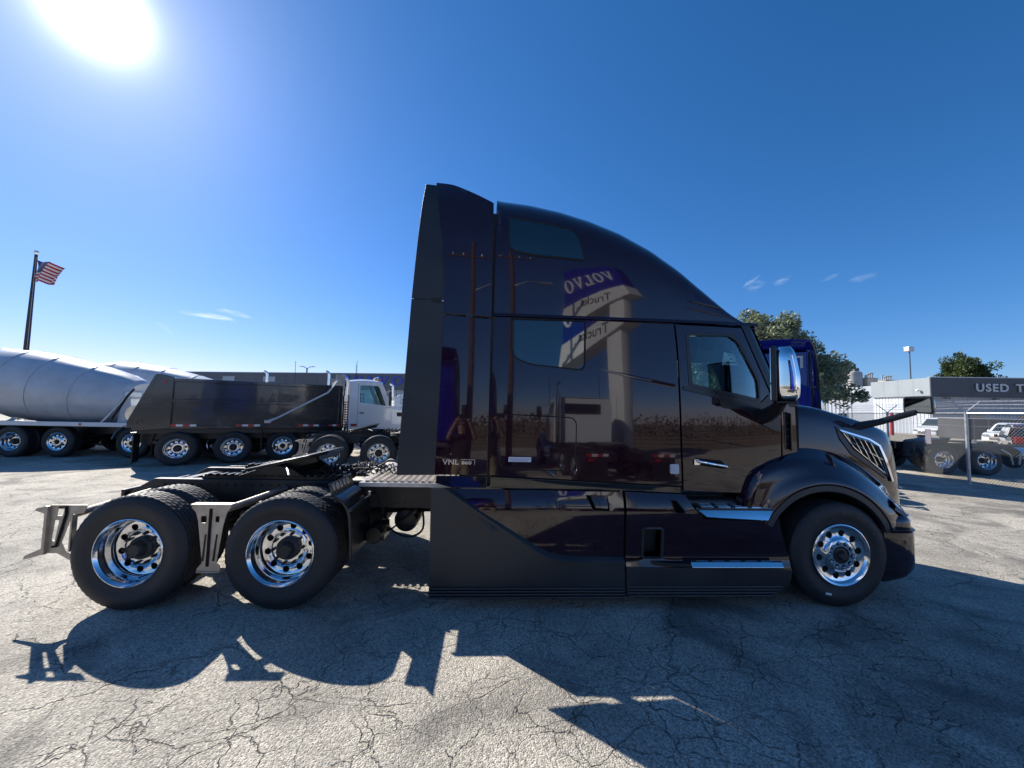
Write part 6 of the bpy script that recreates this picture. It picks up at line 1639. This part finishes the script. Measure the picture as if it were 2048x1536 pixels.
def pole_wood():
    t = thing('utility_pole', 'brown wooden utility pole behind the photographer', 'utility pole', (-.55+1.3, -11.6, 0))
    MB().tube([(0, 0, 0), (.06, 0, 5), (.0, 0, 10.5)], [.13, .11, .08], 10).build('pole', mat('brown_wood', (.12, .075, .045), .9, noise=(4, .3)), t)
    MB().box((-1.1, -.06, 9.6), (1.1, .06, 9.72)).build('cross_arm', MATS['brown_wood'], t)
    for x in (-.9, -.4, .4, .9): MB().lathe([(0, 0), (.05, 0), (.06, .08), (.03, .16), (0, .17)], origin=(x, 0, 9.72), axis='z', seg=10).build('insulator', M['steel'], t)
    MB().tube([(.1, 0, 7.2), (.7, .1, 7.5), (1.3, .1, 7.45)], .03, 6).box((1.2, 0, 7.36), (1.7, .22, 7.5)).build('lamp_arm', M['steel'], t)
pole_wood()
def back_fence():
    t = thing('pipe_fence', 'low rusty pipe fence along the dry field behind the photographer', 'fence')
    rm = mat('rusty_pipe', (.16, .10, .07), .7, noise=(5, .3))
    for k in range(22): x = -32+k*3.2; MB().cyl((x, -24, 0), (x, -24, 1.35), .05, 8).build('fence_post', rm, t)
    for z in (.35, .65, .95, 1.3): MB().cyl((-32, -24, z), (35.2, -24, z), .035, 6).build('rail', rm, t)
back_fence()
rnd = random.Random(21)
hm = leafmat('dry_brush_leaves', (.07, .06, .03), (.17, .135, .075)); hb = MB()
for k in range(150):
    x = -75+k*1.0; hgt = 1.7+1.0*abs(math.sin(k*.37))+rnd.random()*.9
    leafcloud(hb, Vector((x, -48+rnd.uniform(-1, 1), hgt*.5)), hgt*.75, 46, .5, rnd, (0, 0, .3))
o = hb.build('brush_line', hm, None, smooth=False, normals=False); tag(o, 'belt of dry brown brush beyond the field behind the photographer', None, None, 'stuff')

# ================================================================ the photographer
def person():
    t = thing('person', 'person in black shirt and khaki trousers holding up a phone, mirrored in the paint', 'person', (.0, -4.20, 0))
    V = {'pelvis': (0, 0, .98, .145), 'waist': (0, -.01, 1.12, .135), 'chest': (0, -.02, 1.34, .155), 'neckb': (0, -.01, 1.54, .075), 'neck': (0, .01, 1.60, .056), 'headb': (0, .02, 1.67, .075), 'head': (0, .02, 1.76, .098), 'top': (0, .01, 1.83, .075),
         'hl': (-.10, 0, .92, .105), 'kl': (-.12, .02, .50, .066), 'al': (-.13, -.03, .09, .042), 'fl': (-.14, .13, .035, .036),
         'hr': (.10, 0, .92, .105), 'kr': (.12, .02, .50, .066), 'ar': (.13, -.03, .09, .042), 'fr': (.14, .13, .035, .036),
         'sl': (-.18, -.02, 1.48, .066), 'el': (-.29, .13, 1.45, .046), 'wl': (-.13, .33, 1.80, .030), 'sr': (.18, -.02, 1.48, .066), 'er': (.29, .13, 1.45, .046), 'wr': (.13, .33, 1.80, .030)}
    E = [('pelvis', 'waist'), ('waist', 'chest'), ('chest', 'neckb'), ('neckb', 'neck'), ('neck', 'headb'), ('headb', 'head'), ('head', 'top'), ('pelvis', 'hl'), ('hl', 'kl'), ('kl', 'al'), ('al', 'fl'), ('pelvis', 'hr'), ('hr', 'kr'), ('kr', 'ar'), ('ar', 'fr'), ('chest', 'sl'), ('sl', 'el'), ('el', 'wl'), ('chest', 'sr'), ('sr', 'er'), ('er', 'wr')]
    def skin(name, V, E, m, parent, sub=2, root='pelvis'):
        ks = list(V); me = bpy.data.meshes.new(name); me.from_pydata([V[k][:3] for k in ks], [(ks.index(a), ks.index(b)) for a, b in E], [])
        o = bpy.data.objects.new(name, me); COL.objects.link(o); o.modifiers.new('skin', 'SKIN'); 
        if not me.skin_vertices:
            bpy.context.view_layer.objects.active = o; bpy.ops.mesh.customdata_skin_add()
        for i, k in enumerate(ks): me.skin_vertices[0].data[i].radius = (V[k][3], V[k][3]); me.skin_vertices[0].data[i].use_root = (k == root)
        s = o.modifiers.new('sub', 'SUBSURF'); s.levels = sub; s.render_levels = sub
        dg = bpy.context.evaluated_depsgraph_get(); m2 = bpy.data.meshes.new_from_object(o.evaluated_get(dg)); bpy.data.objects.remove(o)
        return link(m2, name, m, parent, True, angle=180)
    sk = mat('skin', (.50, .30, .21), .5); sh = mat('black_cotton_shirt', (.018, .018, .02), .9); kh = mat('khaki_cotton', (.34, .27, .17), .9); shoe = mat('dark_shoes', (.04, .03, .025), .6)
    o = skin('body', V, E, sk, t)
    for m_ in (sh, kh, shoe): o.data.materials.append(m_)
    for p in o.data.polygons:
        c = p.center; arm = abs(c.x) > .235 or (c.y > .15 and c.z > 1.3)
        if c.z < .10: p.material_index = 3
        elif c.z < 1.03: p.material_index = 2
        elif c.z < 1.555 and (not arm or (abs(c.x) < .27 and c.y < .10)): p.material_index = 1
    MB().lathe([(0, .112), (.05, .105), (.088, .07), (.104, .02), (.102, -.03), (.09, -.06)], origin=(0, .005, 1.775), axis='z', seg=20).build('hair', mat('brown_hair', (.05, .03, .02), .7), t)
    MB().prism([(-.012, .115), (0, .142), (.012, .115)], 'z', 1.735, 1.765).build('nose', sk, t, bevel=.004)
    for s in (-1, 1):
        MB().lathe([(0, -.006), (.011, -.003), (.013, .004)], origin=(.034*s, .112, 1.778), seg=12).build('eye', M['white_print'], t)
        h = {'w': (s*.13, .33, 1.80, .028), 'p': (s*.105, .362, 1.86, .034)}; e = [('w', 'p')]
        skin('palm', h, e, sk, t, 1, 'w')
        for k in range(4):
            z = 1.83+.023*k; f = {'a': (s*.105, .365, z, .0095), 'b': (s*.088, .345, z+.004, .009), 'c': (s*.070, .352, z+.006, .0085), 'd': (s*.058, .366, z+.007, .007)}
            skin('finger', f, [('a', 'b'), ('b', 'c'), ('c', 'd')], sk, t, 1, 'a')
        f = {'a': (s*.112, .36, 1.835, .012), 'b': (s*.092, .352, 1.815, .010), 'c': (s*.070, .356, 1.822, .009)}
        skin('thumb', f, [('a', 'b'), ('b', 'c')], sk, t, 1, 'a')
    ph = MB().box((-.078, .382, 1.868), (.078, .390, 1.946)).build('phone', M['rubber'], None, bevel=.003); ph.location = (0, -4.20, 0)
    tag(ph, 'black phone held up sideways by the photographer', 'phone')
person()
for k in PROTO.values():
    def kill(o):
        for c in list(o.children): kill(c)
        bpy.data.objects.remove(o)
    p = k.parent; kill(k); bpy.data.objects.remove(p)
